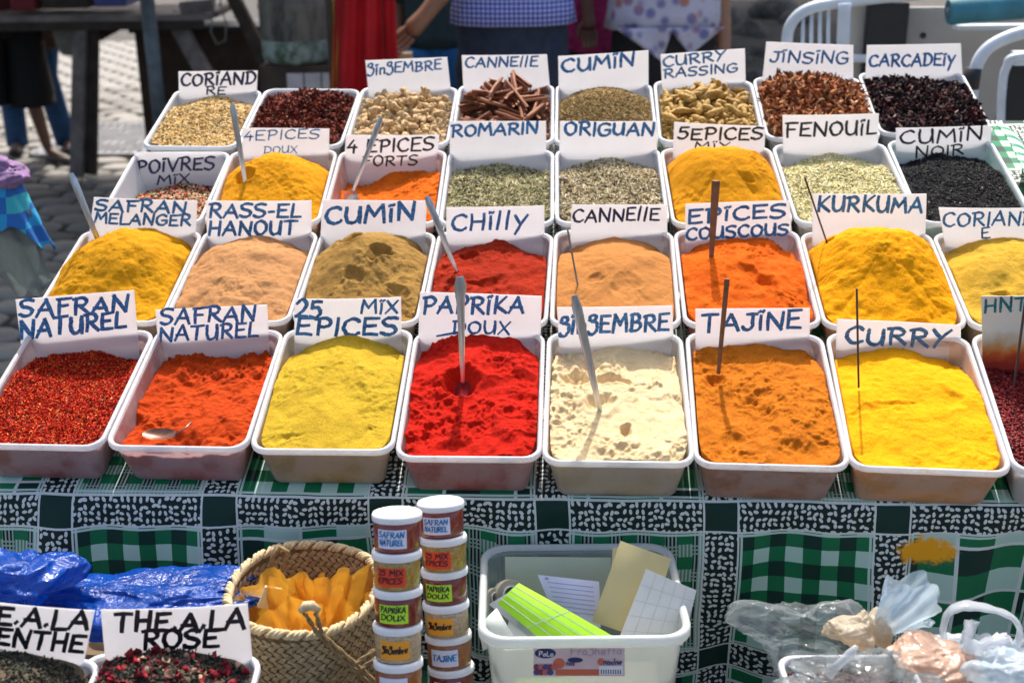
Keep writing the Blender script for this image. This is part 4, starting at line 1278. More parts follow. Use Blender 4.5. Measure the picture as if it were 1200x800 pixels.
# ------------------------------------------------------------------ things on the lower shelf
# jars
JW = .0282
JZ = .845
jar_kinds = [
 ('red chilli', (.30, .025, .008), (.74, .76, .92), ['SAFRAN', 'NATUREL'], 'blue', 'SAFRAN NATUREL'),
 ('mustard spice', (.5, .3, .04), (.85, .055, .012), ['25 MiX', 'EPiCES'], 'black', '25 MIX EPICES'),
 ('dark paprika', (.24, .012, .006), (.5, .85, .03), ['PAPRiKA', 'DOUX'], 'black', 'PAPRIKA DOUX'),
 ('beige ginger', (.62, .45, .26), (.9, .36, .02), ['gingenbre'.replace('g', 'g')], 'black', 'GINGEMBRE'),
 ('brown tajine', (.42, .13, .03), (.72, .76, .9), ['TAJiNE'], 'blue', 'TAJINE'),
 ('red chilli', (.22, .02, .008), (.74, .76, .92), ['SAFRAN'], 'blue', 'SAFRAN'),
 ('mustard spice', (.5, .3, .04), (.85, .055, .012), ['MiX'], 'black', 'MIX'),
 ('dark paprika', (.24, .012, .006), (.5, .85, .03), ['DOUX'], 'black', 'DOUX'), ('brown tajine', (.42, .13, .03), (.72, .76, .9), ['TAJiNE'], 'blue', 'TAJINE')]
b = NB('white_lid_plastic')
LID = b.set(b.ramp(b.noise(40, 3), [(.3, (.76, .77, .78)), (.7, (.84, .85, .86))]), .3)
jmats = []
for nme, colr, lab, tx, inkm, rd in jar_kinds:
    q = NB('jarred_spice'); q.set(q.ramp(q.noise(260, 4, rough=.75), [(.35, tuple(x * .5 for x in colr)), (.62, colr)]), .3)
    q.b.inputs['Coat Weight'].default_value = .8; q.b.inputs['Coat Roughness'].default_value = .08
    q2 = plain('jar_label_paper', lab, .5, .06, 60)
    jmats.append((q.m, q2))
for si, (bx, by, topx, topy, Y, yaw0, side) in enumerate(((466, 800, 464, 599, 1.33, -.26, 'front'), (527, 800, 516, 586, 1.415, -.34, 'rear'))):
    topP = at(topx, topy, Y)
    ax = Vector((.0, .23, .985)).normalized()          # the stack leans back a little
    if si: ax = Vector((-.04, .22, .98)).normalized()
    hj = .0495 * JZ * (1.0 if si else 1.04)
    for k in range(len(jar_kinds)):
        c0 = topP - ax * (hj * (k + 1)) + Vector((rng.uniform(-.0012, .0012), rng.uniform(-.0015, .0015), 0))
        nm, colr, lab, tx, inkm, rd = jar_kinds[k]
        yw = yaw0 + rng.uniform(-.1, .1)
        q = ax.to_track_quat('Z', 'Y').to_matrix().to_4x4()
        mw = Matrix.Translation(c0) @ q @ Matrix.Diagonal((1, 1, JZ * (1.0 if si else 1.04), 1))
        nth = ['topmost', 'second', 'third', 'fourth', 'fifth', 'sixth', 'seventh', 'eighth', 'lowest'][k]
        root = empty('spice_jar', None, f'{nth} jar of the {side} stack, {nm} inside' + (f', label reading {rd}' if k < 5 else ''), 'jar', 'stacked spice jars with white lids', mw=mw)
        MB().lathe([(.0, 0), (JW - .003, .0), (JW - .0012, .002), (JW - .0008, .039), (JW - .003, .042), (0, .042)], 40).build('jar_body', jmats[k][0], root, True, 50)
        MB().lathe([(JW - .0005, .0385), (JW + .001, .039), (JW + .0012, .0455), (JW - .0002, .0485), (JW - .003, .0495), (JW - .0045, .0487), (0, .0489)], 40).build('lid', LID, root, True, 60)
        # label bent round the jar; direction to the camera = local angle
        dl = (mw.inverted().to_3x3() @ (CAM - c0)); a0 = math.atan2(dl.y, dl.x) + yw
        lw, z0, z1 = .036, .0065, .0315
        mb = MB(); n = 12; rr_ = JW - .0004
        for i in range(n + 1):
            a = a0 + (i / n - .5) * lw / rr_
            for z in (z0, z1): mb.v.append((rr_ * math.cos(a), rr_ * math.sin(a), z))
        mb.f = [(2 * i, 2 * i + 2, 2 * i + 3, 2 * i + 1) for i in range(n)]
        lo = mb.build('label', jmats[k][1], root, True)

        def fn(x, y, lift, rr_=rr_, a0=a0):
            a = a0 + x / rr_; r_ = rr_ + .0002 + lift * .6
            return Vector((r_ * math.cos(a), r_ * math.sin(a), -y))
        if len(tx) == 2: L_ = [(tx[0], -.016, -.0215, .0145, -.0215, .0072), (tx[1], -.0155, -.0112, .0135, -.0112, .0072)]
        else: L_ = [(tx[0], -.0155, -.0155, .015, -.0155, .0085)]
        lettering(L_, fn, 'lettering', M[inkm], lo, .2, seed=si * 10 + k)

# ---- tote with papers
clear = milky('clear_cloudy_plastic', (.66, .72, .70), .66)
TZ = .855
tf = hit(680, 748, Vector((0, 0, TZ)), Vector((0, 0, 1))); tb = hit(681, 636, Vector((0, 0, TZ)), Vector((0, 0, 1)))
tl_ = hit(553, 748, Vector((0, 0, TZ)), Vector((0, 0, 1))); tr_ = hit(808, 748, Vector((0, 0, TZ)), Vector((0, 0, 1)))
TW, TLn = (tr_ - tl_).length, (tb - tf).length
tc = (tf + tb) / 2
root = empty('storage_box', (tc.x, tc.y, TZ), 'cloudy clear plastic box full of papers and label sheets, sticker on its front', 'storage box')
mb = MB()
loops_mesh(mb, TW / 2, TLn / 2, .035, [(.034, -.245), (.030, -.25), (.028, -.24), (.009, -.012), (.0065, -.006), (.0085, -.006), (.011, -.014), (.030, -.236), (.034, -.243)], True, True)
mb.build('box_body', clear, root, True, 40)
mb = MB()
loops_mesh(mb, TW / 2, TLn / 2, .035, [(.006, -.013), (.0005, -.013), (0, -.011), (0, -.003), (.002, 0), (.005, .0004), (.008, -.001), (.0095, -.006)])
mb.build('rim', M['rim'] if False else milky('rim_clear_plastic', (.8, .84, .83), .12), root, True)
# sticker on the front
fy = -TLn / 2 + .0135
def fs_(x, y): # photo px -> on the front wall
    p = hit(x, y, Vector((tc.x, tc.y + fy - .004, TZ)), Vector((0, -1, .11)).normalized()); return p - Vector((tc.x, tc.y, TZ))
def quad(name, mat, pts, parent, th=.0006, off=0.0, nrm=Vector((0, -1, 0))):
    mb = MB(); v = [Vector(p) + nrm * off for p in pts]
    mb.add(v + [p - nrm * th for p in v], [(0, 1, 2, 3), (7, 6, 5, 4)] + [(i, i + 4, (i + 1) % 4 + 4, (i + 1) % 4) for i in range(4)])
    return mb.build(name, mat, parent)
st_ = NB('printed_sticker'); st_.set(st_.mix(st_.ramp(st_.noise(20, 3), [(.4, 0.0), (.7, 1.0)]), (.66, .50, .52), (.72, .62, .64)), .35)
stk = quad('sticker', st_.m, [fs_(625, 758), fs_(732, 758), fs_(732, 791), fs_(625, 791)], root, .0005, .001)
red = plain('sticker_orange_red', (.62, .14, .07), .4, .1); dkb = plain('sticker_dark_blue', (.012, .02, .12), .4, .1); ltb = plain('sticker_white', (.8, .8, .84), .4, .05)
quad('print_bar', red, [fs_(651, 783), fs_(702, 783), fs_(702, 790), fs_(651, 790)], stk, .0003, .0016)
quad('barcode_patch', ltb, [fs_(702, 779), fs_(730, 779), fs_(730, 789), fs_(702, 789)], stk, .0003, .0017)
for i in range(9): quad('barcode_line', dkb, [fs_(704 + i * 2.8, 783), fs_(705.2 + i * 2.8, 783), fs_(705.2 + i * 2.8, 788), fs_(704 + i * 2.8, 788)], stk, .0001, .0019)
def disc(name, mat, cx, cy, rx, ry, off):
    mb = MB(); mb.add([fs_(cx + rx * math.cos(a * PI / 10), cy + ry * math.sin(a * PI / 10)) + Vector((0, -off, 0)) for a in range(20)], [tuple(range(20))]); return mb.build(name, mat, stk)
disc('blue_logo', dkb, 639, 764, 12.5, 6, .0016); disc('blue_logo', dkb, 674, 772, 9, 3, .0016); disc('red_logo', red, 655, 776, 7, 6, .0015)
for i in range(9):
    disc('printed_fruit', plain('sticker_print', ((.2, .03, .06), (.5, .12, .14), (.05, .06, .2))[i % 3], .4, .1), 629 + (i % 5) * 5.2, 780 + (i // 5) * 6, 4, 3.4, .0018 + i * .00005)
lf = lambda x, y, lift: fs_(x, y) + Vector((0, -.0017 - lift, 0))
lettering([('POLO'.replace('O', 'o'), 631, 767, 648, 767, 5)], lf, 'logo_lettering', ltb, stk, .2)
lettering([('Fraghetta', 668, 766, 728, 765, 8)], lf, 'sticker_lettering', plain('sticker_grey_script', (.22, .26, .42), .4, .1), stk, .09)
lettering([('Bnaxine'.replace('Bn', 'n'), 707, 777, 728, 777, 6)], lf, 'sticker_lettering', dkb, stk, .2)
disc('red_logo', red, 704, 774, 4, 4, .0018)
lettering([('nas', 663, 778, 673, 778, 5)], lf, 'sticker_lettering', dkb, stk, .2)

# contents: everything lies on sloping planes inside the box
bc = Vector((tc.x, tc.y, TZ))
def sheet(name, label, cat, px, mat, lift, tilt=.55, ty0=0.0, sag=.0, th=.0008, lines=None):
    N = Vector((0, -math.cos(tilt), math.sin(tilt)))
    P = bc + Vector((0, ty0, -.02)) + N * lift
    c_ = [hit(x, y, P, N) for x, y in px]; o_ = c_[0]
    root = empty(name, o_, label, cat)
    mb = MB(); n = 8; vs = []; fs = []
    for sd_ in (0, 1):
        for i in range(n + 1):
            for j in range(n + 1):
                s_, t_ = i / n, j / n
                p = (c_[0] * (1 - s_) + c_[1] * s_) * (1 - t_) + (c_[3] * (1 - s_) + c_[2] * s_) * t_
                vs.append(p - o_ + N * (sag * math.sin(s_ * PI) - sd_ * th + sag * .6 * math.sin(t_ * PI + .6)))
    m1 = (n + 1) ** 2
    for i in range(n):
        for j in range(n):
            q = (i * (n + 1) + j, (i + 1) * (n + 1) + j, (i + 1) * (n + 1) + j + 1, i * (n + 1) + j + 1)
            fs += [q, tuple(v + m1 for v in q[::-1])]
    mb.add(vs, fs)
    o = mb.build('paper', mat, root, True, 60)
    if lines:
        e0 = (c_[1] - c_[0]); e1 = (c_[3] - c_[0])
        mb = MB()
        def gp(s_, t_): return (c_[0] * (1 - s_) + c_[1] * s_) * (1 - t_) + (c_[3] * (1 - s_) + c_[2] * s_) * t_ - o_ + N * (sag * math.sin(s_ * PI) + sag * .6 * math.sin(t_ * PI + .6) + .0004)
        for (s0, t0, s1, t1, wd) in lines:
            for k in range(8):
                f0, f1 = k / 8, (k + 1) / 8
                a0_, a1_ = gp(s0 + (s1 - s0) * f0, t0 + (t1 - t0) * f0), gp(s0 + (s1 - s0) * f1, t0 + (t1 - t0) * f1)
                dr = (a1_ - a0_).normalized().cross(N) * wd / 2
                mb.add([a0_ - dr, a1_ - dr, a1_ + dr, a0_ + dr], [(0, 1, 2, 3)])
        mb.build('printed_lines', lines_mat[name], root)
    return root
pap = lambda n, c_, r_=.6: plain(n, c_, r_, .05, 30)
neon = pap('neon_green_label_paper', (.42, .86, .02)); grey_l = pap('faint_cut_lines', (.5, .6, .42)); pale = pap('pale_grid_print', (.62, .66, .6))
lines_mat = {'label_sheet': grey_l, 'grid_sheet': pale, 'printed_note': pap('blue_print', (.3, .33, .55))}
sheet('card_folder', 'pale green grey folder standing along the back of the box', 'folder', [(592,652),(716,653),(716,700),(592,700)], pap('pale_green_card', (.5, .56, .42)), -.004, .3, .062)
sheet('printed_note', 'lilac white printed note in the middle of the box', 'paper', [(630,673),(702,681),(704,735),(652,728)], pap('lilac_paper', (.66, .66, .84)), .0, .5, .02, .002,
      lines=[(.12, .14 + .1 * i, .9, .14 + .1 * i, .0009) for i in range(7)] + [(.1, .06, .16, .06, .003)])
sheet('envelope', 'tan paper envelope leaning at the right rear of the box', 'envelope', [(727,633),(786,654),(757,748),(694,728)], pap('tan_envelope_paper', (.62, .52, .25)), .0, .45, -.004, .010, .0016)
sheet('folded_bag', 'narrow folded tan paper bag behind the envelope', 'paper bag', [(718,642),(735,637),(745,700),(712,720)], pap('tan_bag_paper', (.66, .58, .3)), .0, .45, .030, .004, .001)
sheet('grid_sheet', 'white sheet with a faint grid sticking out at the right front', 'label sheet', [(757,666),(816,691),(800,756),(722,756)], pap('white_label_paper', (.82, .8, .74)), .0, .35, -.045, .003, .0008,
      [(s_, 0, s_, 1, .0007) for s_ in (.2, .4, .6, .8)] + [(0, t_, 1, t_, .0007) for t_ in (.2, .4, .6, .8)])
sheet('backing_sheet', 'grey backing sheet under the neon green label sheet', 'paper', [(573,708),(603,690),(700,748),(640,762)], pap('silver_grey_paper', (.42, .46, .5)), .0, .75, -.012, .002)
sheet('label_sheet', 'neon green sheet of price labels lying across the box', 'label sheet', [(583,707),(608,683),(728,750),(652,764)], neon, .0, .75, -.026, .004, .0008,
      [(0, .5, 1, .5, .0012)] + [(s_, 0, s_, 1, .0012) for s_ in (.2, .4, .6, .8)])
sheet('paper_stack', 'bright white papers at the left front of the box', 'paper', [(598,716),(655,726),(690,756),(590,762)], pap('white_paper', (.82, .82, .8)), -.014, .75, -.026, .003, .003)
sheet('paper_scrap', 'crumpled white printed paper in the left front corner of the box', 'paper', [(560,735),(582,712),(602,745),(566,762)], pap('offwhite_paper', (.74, .76, .68)), .0, .6, -.058, .010, .001)
for i, (px_, py_, r_, lab) in enumerate(((597, 697, .020, 'clear roll of sticky tape standing at the left of the box'), (580, 700, .013, 'small roll of tape at the left wall of the box'))):
    P = hit(px_, py_, bc + Vector((0, .02, -.03)), Vector((0, -1, .3)).normalized())
    q = Vector((.35, -.75, .45)).to_track_quat('Z', 'Y').to_matrix()
    r0 = empty('tape_roll', P, lab, 'tape roll')
    MB().lathe([(r_ * .62, -.008), (r_, -.008), (r_ * 1.01, 0), (r_, .008), (r_ * .62, .008), (r_ * .6, 0), (r_ * .62, -.008)], 32, M=q).build('tape', milky('brownish_tape', (.5, .48, .4), .15), r0, True, 50)
    MB().lathe([(r_ * .52, -.009), (r_ * .61, -.009), (r_ * .61, .009), (r_ * .52, .009), (r_ * .52, -.009)], 32, M=q).build('core', pap('white_core_card', (.7, .7, .68)), r0, True, 50)
# lower papers seen through the wall
mb = MB()
for (cx, cy, dx_, dy_, dz_, nm_, lb, cl_) in ((-.045, -.055, .08, .06, .1, 'label_pad', 'neon green label pad low in the box, seen through its wall', (.5, .8, .05)), (.04, -.02, .13, .09, .09, 'paper_pad', 'pad of cream paper low in the box', (.7, .68, .5)), (-.02, -.05, .05, .04, .06, 'blue_pad', 'light blue pad low in the box, seen through its wall', (.3, .5, .7))):
    o = MB().box((0, 0, 0), (dx_, dy_, dz_)).build(nm_, pap('pad_paper', cl_)); o.location = (tc.x + cx, tc.y + cy + .03, TZ - .235 + dz_ / 2); bevel(o, .004); tag(o, lb, 'paper pad')

# ---- basket
straw = NB('palm_straw'); straw.set(straw.ramp(straw.noise(120, 4, rough=.7), [(.3, (.25, .17, .085)), (.55, (.44, .34, .19)), (.75, (.56, .46, .28))]), .8, straw.bump(straw.noise(300, 3), .5, .001))
straw_i = plain('dark_palm_straw', (.2, .125, .06), .9, .45, 120, .5, 300)
bcx = hit(357, 690, Vector((0, 1.41, 0)), Vector((0, 1, 0)))
bz = bcx.z + .004; bcx = Vector((bcx.x, 1.405, 0)); RX, RY = .094, .112
broot = empty('straw_basket', (bcx.x, bcx.y, bz), 'woven palm straw basket with braided rim and rope handles, orange cloth inside', 'basket')
BH = bz - SH
def brad(z):                        # radius factor at depth z below the rim
    f = -z / BH; return 1.0 - .10 * math.sin(f * PI * .5) - .14 * f ** 1.6 if f > 0 else 1
mb = MB(); n = 64; mm = 20; vs = []; fs = []
for sd_ in (0, 1):
    for i in range(mm + 1):
        z = -BH * i / mm * .99
        for a in range(n):
            an = 2 * PI * a / n; q = brad(z) - sd_ * .035
            vs.append((RX * q * math.cos(an), RY * q * math.sin(an), z))
for sd_ in (0, 1):
    o_ = sd_ * (mm + 1) * n
    for i in range(mm):
        for a in range(n): fs.append((o_ + i * n + a, o_ + i * n + (a + 1) % n, o_ + (i + 1) * n + (a + 1) % n, o_ + (i + 1) * n + a))
fs.append(tuple(mm * n + a for a in range(n)))
mb.add(vs, fs).build('basket_lining', straw_i, broot, True)
mb = MB()
NW, NH = 50, 34
for i in range(NH):
    for a in range(NW):
        for sd_ in (0, 1):
            if sd_ and i > 16: continue
            sl_ = 1 if i % 2 else -1
            zc = -.010 - (BH - .015) * i / NH * 1.0; an = 2 * PI * (a + (i % 2) * .5) / NW
            hwz = (BH / NH) * .62; wa = 2 * PI / NW * .58
            pts_ = []
            for (da, dz_, of) in ((-wa, -hwz * .2, -.0006), (-wa * .2, hwz, .0018), (wa, hwz * .2, -.0004), (wa * .2, -hwz, .0016), (0, 0, .0032)):
                zz = zc + dz_ + sl_ * da / wa * hwz * .55; q = brad(min(zz, 0))
                e = of + rng.uniform(0, .0007)
                A_ = an + da
                if sd_ == 0: pts_.append(((RX * q + e) * math.cos(A_), (RY * q + e) * math.sin(A_), zz))
                else: pts_.append(((RX * (q - .035) - e) * math.cos(A_), (RY * (q - .035) - e) * math.sin(A_), zz))
            mb.add(pts_, [(0, 1, 4), (1, 2, 4), (2, 3, 4), (3, 0, 4)])
tag(mb.build('weave', straw.m, broot, True), kind='stuff')
strl = plain('pale_braided_straw', (.62, .49, .28), .8, .35, 150, .5, 300)
for ph in (0, PI, PI / 2):
    pts_ = []
    for k in range(361):
        an = 2 * PI * k / 360; tw = an * 26 + ph
        r_ = .0036 * math.cos(tw)
        pts_.append(((RX - .001 + r_) * math.cos(an), (RY - .001 + r_) * math.sin(an), .002 + .0036 * math.sin(tw) + .003 * math.sin(3 * an + 1)))
    MB().tube(pts_, .0030, 6, cap=False).build('braided_rim', strl, broot, True)
rope = plain('brown_rope', (.30, .20, .09), .9, .4, 200, .6, 500)
def bpt(x, y): 
    # front wall of the basket
    p = hit(x, y, Vector((bcx.x, bcx.y - RY * .99, 0)), Vector((.12, -1, 0)).normalized()); return p - Vector((bcx.x, bcx.y, bz))
for pts_ in ([bpt(358, 716), bpt(372, 738) , bpt(398, 764), bpt(425, 790), bpt(440, 806)], [bpt(371, 716), bpt(378, 740), bpt(404, 763), bpt(432, 788), bpt(447, 804)], [bpt(440, 758), bpt(412, 778), bpt(380, 800), bpt(372, 812)], [bpt(446, 764), bpt(418, 785), bpt(388, 806), bpt(379, 815)]):
    sm_ = []
    for i in range(len(pts_) - 1):
        for k in range(6): sm_.append(pts_[i].lerp(pts_[i + 1], k / 6) + Vector((0, -.004, 0)))
    sm_.append(pts_[-1] + Vector((0, -.004, 0)))
    for ph in (0, PI):
        MB().tube([p + Vector((.0016 * math.cos(i * 1.1 + ph), -.0016 * math.sin(i * 1.1 + ph) - .001, 0)) for i, p in enumerate(sm_)], .0019, 6).build('rope_handle', rope, broot, True)
# rope loop at the far rim
lp = [hit(x, y, Vector((0, bcx.y + RY * .55, 0)), Vector((0, -1, 0))) - Vector((bcx.x, bcx.y, bz)) for x, y in ((318, 690), (316, 670), (320, 652), (328, 641), (337, 646), (334, 660), (326, 676), (320, 692))]
MB().tube(lp, .0035, 7).build('rope_handle', rope, broot, True)
mb = MB(); 
MB().tube([bpt(352, 716), bpt(358, 710), bpt(366, 709), bpt(374, 715)], [.004, .0065, .006, .004], 8).build('rope_knot', strl, broot, True)


# ---- crumpled sheets and bags
def crumple(name, label, cat, c, rad, mat, seed, amp=.35, fq=3.0, sub=5, ridge=1.0, rot=0.0, group=None, shape=None, parent=None):
    import bmesh
    from mathutils import noise as mn
    bm = bmesh.new(); bmesh.ops.create_icosphere(bm, subdivisions=sub, radius=1)
    off = Vector((seed * 7.7, seed * 3.1, seed * 1.7))
    for v in bm.verts:
        p = v.co.copy()
        wp = p + Vector((mn.noise(p * 1.3 + off), mn.noise(p * 1.3 - off), mn.noise(p * 1.3 + off * 2))) * .45
        rid = lambda q: .5 - abs(mn.noise(q))
        k = 1 + amp * (.9 * mn.noise(p * fq * .55 + off) + .42 * rid(Vector((wp.x * 1.0, wp.y, wp.z * 1.7)) * fq * .9 + off) * ridge + .17 * rid(wp * fq * 2.3 + off) * ridge + .07 * rid(wp * fq * 5.5 - off) * ridge)
        q = p * k
        if shape: q = shape(q, p)
        v.co = Vector((q.x * rad[0], q.y * rad[1], q.z * rad[2]))
    me = bpy.data.meshes.new(name); bm.to_mesh(me); bm.free()
    me.polygons.foreach_set('use_smooth', [True] * len(me.polygons))
    o = link(name, me, mat, parent); o.location = c; o.rotation_euler = (0, 0, rot)
    return tag(o, label, cat, group) if label else o


def film(name, col, tr, rough=.18, bscale=22, bstr=.7, tcol=None):
    b = NB(name)
    n1 = b.noise(bscale, 5, rough=.6, dist=1.2)
    b.set(b.ramp(n1, [(.3, tuple(x * .8 for x in col)), (.7, col)]), rough, b.bump(b.math('ABSOLUTE', b.math('SUBTRACT', n1, .5)), bstr, .012))
    b.b.inputs['Specular IOR Level'].default_value = .7
    b.translucent(tcol or col, .4)
    fac = b.ramp(b.noise(bscale * .8, 3, dist=.8), [(.3, tr + .15), (.7, max(0, tr - .2))])
    b.transparent(fac, tuple(.5 + .5 * x for x in col))
    return b.m


def bagcone(name, label, base, axis, length, r0, r1, mat, seed, folds=5, amp=.22, flat=.8, parent=None, wav=.25, powr=.7):
    """thin open film gathered at its base"""
    ax_ = Vector(axis).normalized(); sx_ = ax_.cross(Vector((0, 1, .2))).normalized(); sy_ = ax_.cross(sx_)
    n, m = 72, 26; V = []; r_ = random.Random(seed); ph = [r_.uniform(0, 6.3) for _ in range(6)]
    for j in range(m + 1):
        t_ = j / m
        for a in range(n):
            th_ = 2 * PI * a / n
            rad = r0 + (r1 - r0) * t_ ** powr
            k = 1 + amp * (math.sin(folds * th_ + ph[0] + 1.2 * t_) * .6 + .45 * math.sin((folds * 2 + 1) * th_ + ph[1] - 1.7 * t_) + .25 * math.sin((folds * 4 - 1) * th_ + ph[2] + 3 * t_))
            k += .5 * amp * float(fbm(np.array(th_ * 3), np.array(t_ * 4), seed, 3))
            l = length * t_ * (1 + wav * t_ * math.sin(2 * th_ + ph[3]) + .08 * t_ * math.sin(7 * th_ + ph[4]))
            V.append(ax_ * l + sx_ * (math.cos(th_) * rad * k) + sy_ * (math.sin(th_) * rad * k * flat))
    idx = np.arange(n * (m + 1)).reshape(m + 1, n); nx_ = np.roll(idx, -1, 1)
    q = np.stack([idx[:-1], nx_[:-1], nx_[1:], idx[1:]], -1).reshape(-1, 4)
    o = link(name, mesh_np(name, V, [q]), mat, parent); o.location = base
    if label: tag(o, label, 'plastic bag')
    return o


amber = film('amber_yellow_film', (.85, .46, .05), .34, .3, 14, .5)
cz = bz - .082
for k, (nm_, dx_, dy_, axs, ln_, r1_, sd_, lb_) in enumerate((('plastic_wrapper', -.012, -.02, (-.25, -.1, 1), .085, .052, 3, 'crumpled translucent orange wrapper at the left inside the straw basket'), ('plastic_wrapper', .03, .0, (.25, .1, 1), .080, .044, 5, 'crumpled translucent orange wrapper at the right inside the straw basket'))):
    wr0 = bagcone(nm_, None, Vector((bcx.x + dx_, bcx.y + dy_, cz)), axs, ln_, .03, r1_, amber, sd_, 4, .34, .85, wav=.22, powr=.6)
    tag(wr0, lb_, 'wrapper', 'orange wrappers in the basket')
    bagcone('inner_fold', None, Vector((0, 0, .012)), (-axs[0] * .6, .1, 1), ln_ * .85, .014, r1_ * .62, amber, sd_ + 20, 3, .4, .8, wr0, .3, .6)
crumple('plastic_wrapper', 'flat pale amber wrapper at the bottom of the straw basket', 'wrapper', (bcx.x, bcx.y, cz + .012), (.066, .08, .026), film('pale_amber_film', (.80, .50, .12), .15, .3, 12, .4), 5, .5, 2.4, 5)
sheet_p = at(316, 700, bcx.y - .02)
o = MB().box((0, 0, 0), (.022, .004, .034)).build('paper_scrap', pap('cream_scrap_paper', (.72, .72, .5))); o.location = sheet_p; o.rotation_euler = (.2, .35, .3); bevel(o, .001)
tag(o, 'small cream paper scrap at the left inside the basket', 'paper')

blue = film('blue_bag_film', (.004, .105, .56), .22, .2, 20, 1.0)
def flat_bag(q, p): return Vector((q.x, q.y, q.z * (.7 + .3 * math.cos(p.x * 2))))
crumple('blue_plastic_bag', 'shiny bright blue plastic bag lying along the cloth behind the tea cards', 'plastic bag', at(165, 697, 1.42) + Vector((0, 0, -.004)), (.126, .06, .020), blue, 2, .7, 3.0, 6)
crumple('blue_plastic_bag', 'looped handle end of the blue plastic bag at the left edge', 'plastic bag', at(8, 680, 1.37), (.062, .05, .030), blue, 8, .8, 2.2, 6)
for o_, bx_b, h_ in ((1, at(170, 690, 1.43), .0), (2, at(12, 675, 1.40), .0)):
    pass
# cardboard cartons on the shelf that carry the blue bags
kraft = plain('brown_carton', (.24, .16, .09), .85, .15, 20)
o = MB().box((0, 0, 0), (.36, .12, .16)).build('cardboard_carton', kraft); o.location = (-.545, 1.455, SH + .081); bevel(o, .003)
tag(o, 'brown cardboard carton on the lower shelf under the blue bag', 'carton')

# tea tubs on the lower shelf
def low_tub(cx, Y, z, W, L, tilt, label, bm, key, yaw=0.0, tubH=.10):
    X = Vector((math.cos(yaw), -math.sin(yaw), 0)); Yv = Vector((math.sin(yaw) * math.cos(tilt), math.cos(yaw) * math.cos(tilt), math.sin(tilt))); Z = X.cross(Yv)
    mw = Matrix(((X.x, Yv.x, Z.x, cx), (X.y, Yv.y, Z.y, Y), (X.z, Yv.z, Z.z, z), (0, 0, 0, 1)))
    t = Tub(); t.W, t.L, t.mw, t.inv = W, L, mw, mw.inverted()
    t.obj = make_tub(mw, W, L, label, bm, tubH, group='tea tubs on the lower shelf')
    TUBS[key] = t; return t
pB = at(203, 772, 1.27)
t = low_tub(pB.x, pB.y - .135, pB.z - .012, .205, .27, .16, 'white plastic tub of rose tea on the lower shelf', M['milky'], 'rose', .03)
t.heap = Heap(t.W, t.L, base=-.014, A=.050, vc=.45, sv=.7, rough=.003, seed=70, back=.985, H=.1)
o = t.heap.build('tea_mound', base_dark, t.mw, 50, 70); tag(o, 'dark tea leaves mixed with red rose petals', 'tea', 'mounds of tea')
scatter(t.heap, 5200, variants_flake(.0042, .0013, .0006, 5, 1.2), [(.05, .055, .045, 6), (.10, .10, .075, 3), (.02, .02, .018, 4), (.28, .02, .03, 1.6)], GR, o, spread=.6, name='tea_leaves')
scatter(t.heap, 300, variants_flake(.0062, .0046, .0007, 5, 1), [(.28, .02, .03, 5), (.5, .3, .2, 3), (.14, .01, .02, 4)], GR, o, spread=.6, lift=.004, name='rose_petals')
Pc = t.mw @ Vector((0, t.L / 2 - .0125, 0))
def fitcard(lab, cor, P, lines, seed): return make_card(lab, cor, P, .03, lines, 'black', .004, .27, 40, seed)
fitcard('white card reading THE A LA ROSE in bold black', [(118,714),(290,707),(296,775),(124,782)], Pc, [('THE.A.LA',134,738,286,735,21),('ROSE',168,757,256,755,20)], 50)
pM = at(10, 776, 1.25)
t = low_tub(pM.x, pM.y - .135, pM.z - .012, .21, .27, .16, 'white plastic tub of mint tea at the lower left corner', M['milky'], 'mint', .06)
t.heap = Heap(t.W, t.L, base=-.012, A=.055, vc=.4, sv=.7, rough=.003, seed=72, back=.985, H=.1)
o = t.heap.build('tea_mound', base_dark, t.mw, 50, 70); tag(o, 'dark green black curled mint tea leaves', 'tea', 'mounds of tea')
scatter(t.heap, 6000, variants_flake(.0042, .0012, .0006, 5, 1.2), [(.06, .062, .045, 6), (.12, .115, .085, 3), (.02, .022, .018, 4)], GR, o, spread=.6, name='tea_leaves')
Pc = t.mw @ Vector((0, t.L / 2 - .0125, 0))
fitcard('white card reading THE A LA MENTHE at the lower left corner', [(-62,698),(111,715),(97,782),(-60,775)], Pc, [('THE.A.LA',-52,724,103,737,20),('MENTHE',-28,748,97,762,19)], 51)
for key, hh in (('rose', 0), ('mint', 0)):
    t = TUBS[key]; c_ = t.mw @ Vector((0, 0, -.1)); 
    o = MB().box((0, 0, 0), (.17, .2, max(.05, c_.z - SH - .022))).build('cardboard_carton', kraft); o.location = (c_.x, c_.y + .01, SH + .001 + max(.05, c_.z - SH - .022) / 2); bevel(o, .003)
    tag(o, f'brown carton that lifts the {key} tea tub above the shelf', 'carton')

# ---- bags at the lower right
hazy = film('hazy_clear_film', (.66, .70, .72), .74, .15, 20, .5)
white = film('white_bag_film', (.80, .83, .88), .30, .25, 16, .4)
white2 = film('pale_blue_bag_film', (.70, .80, .86), .42, .22, 12, .4)
pink = film('pinkish_film', (.82, .56, .42), .22, .2, 18, .5)


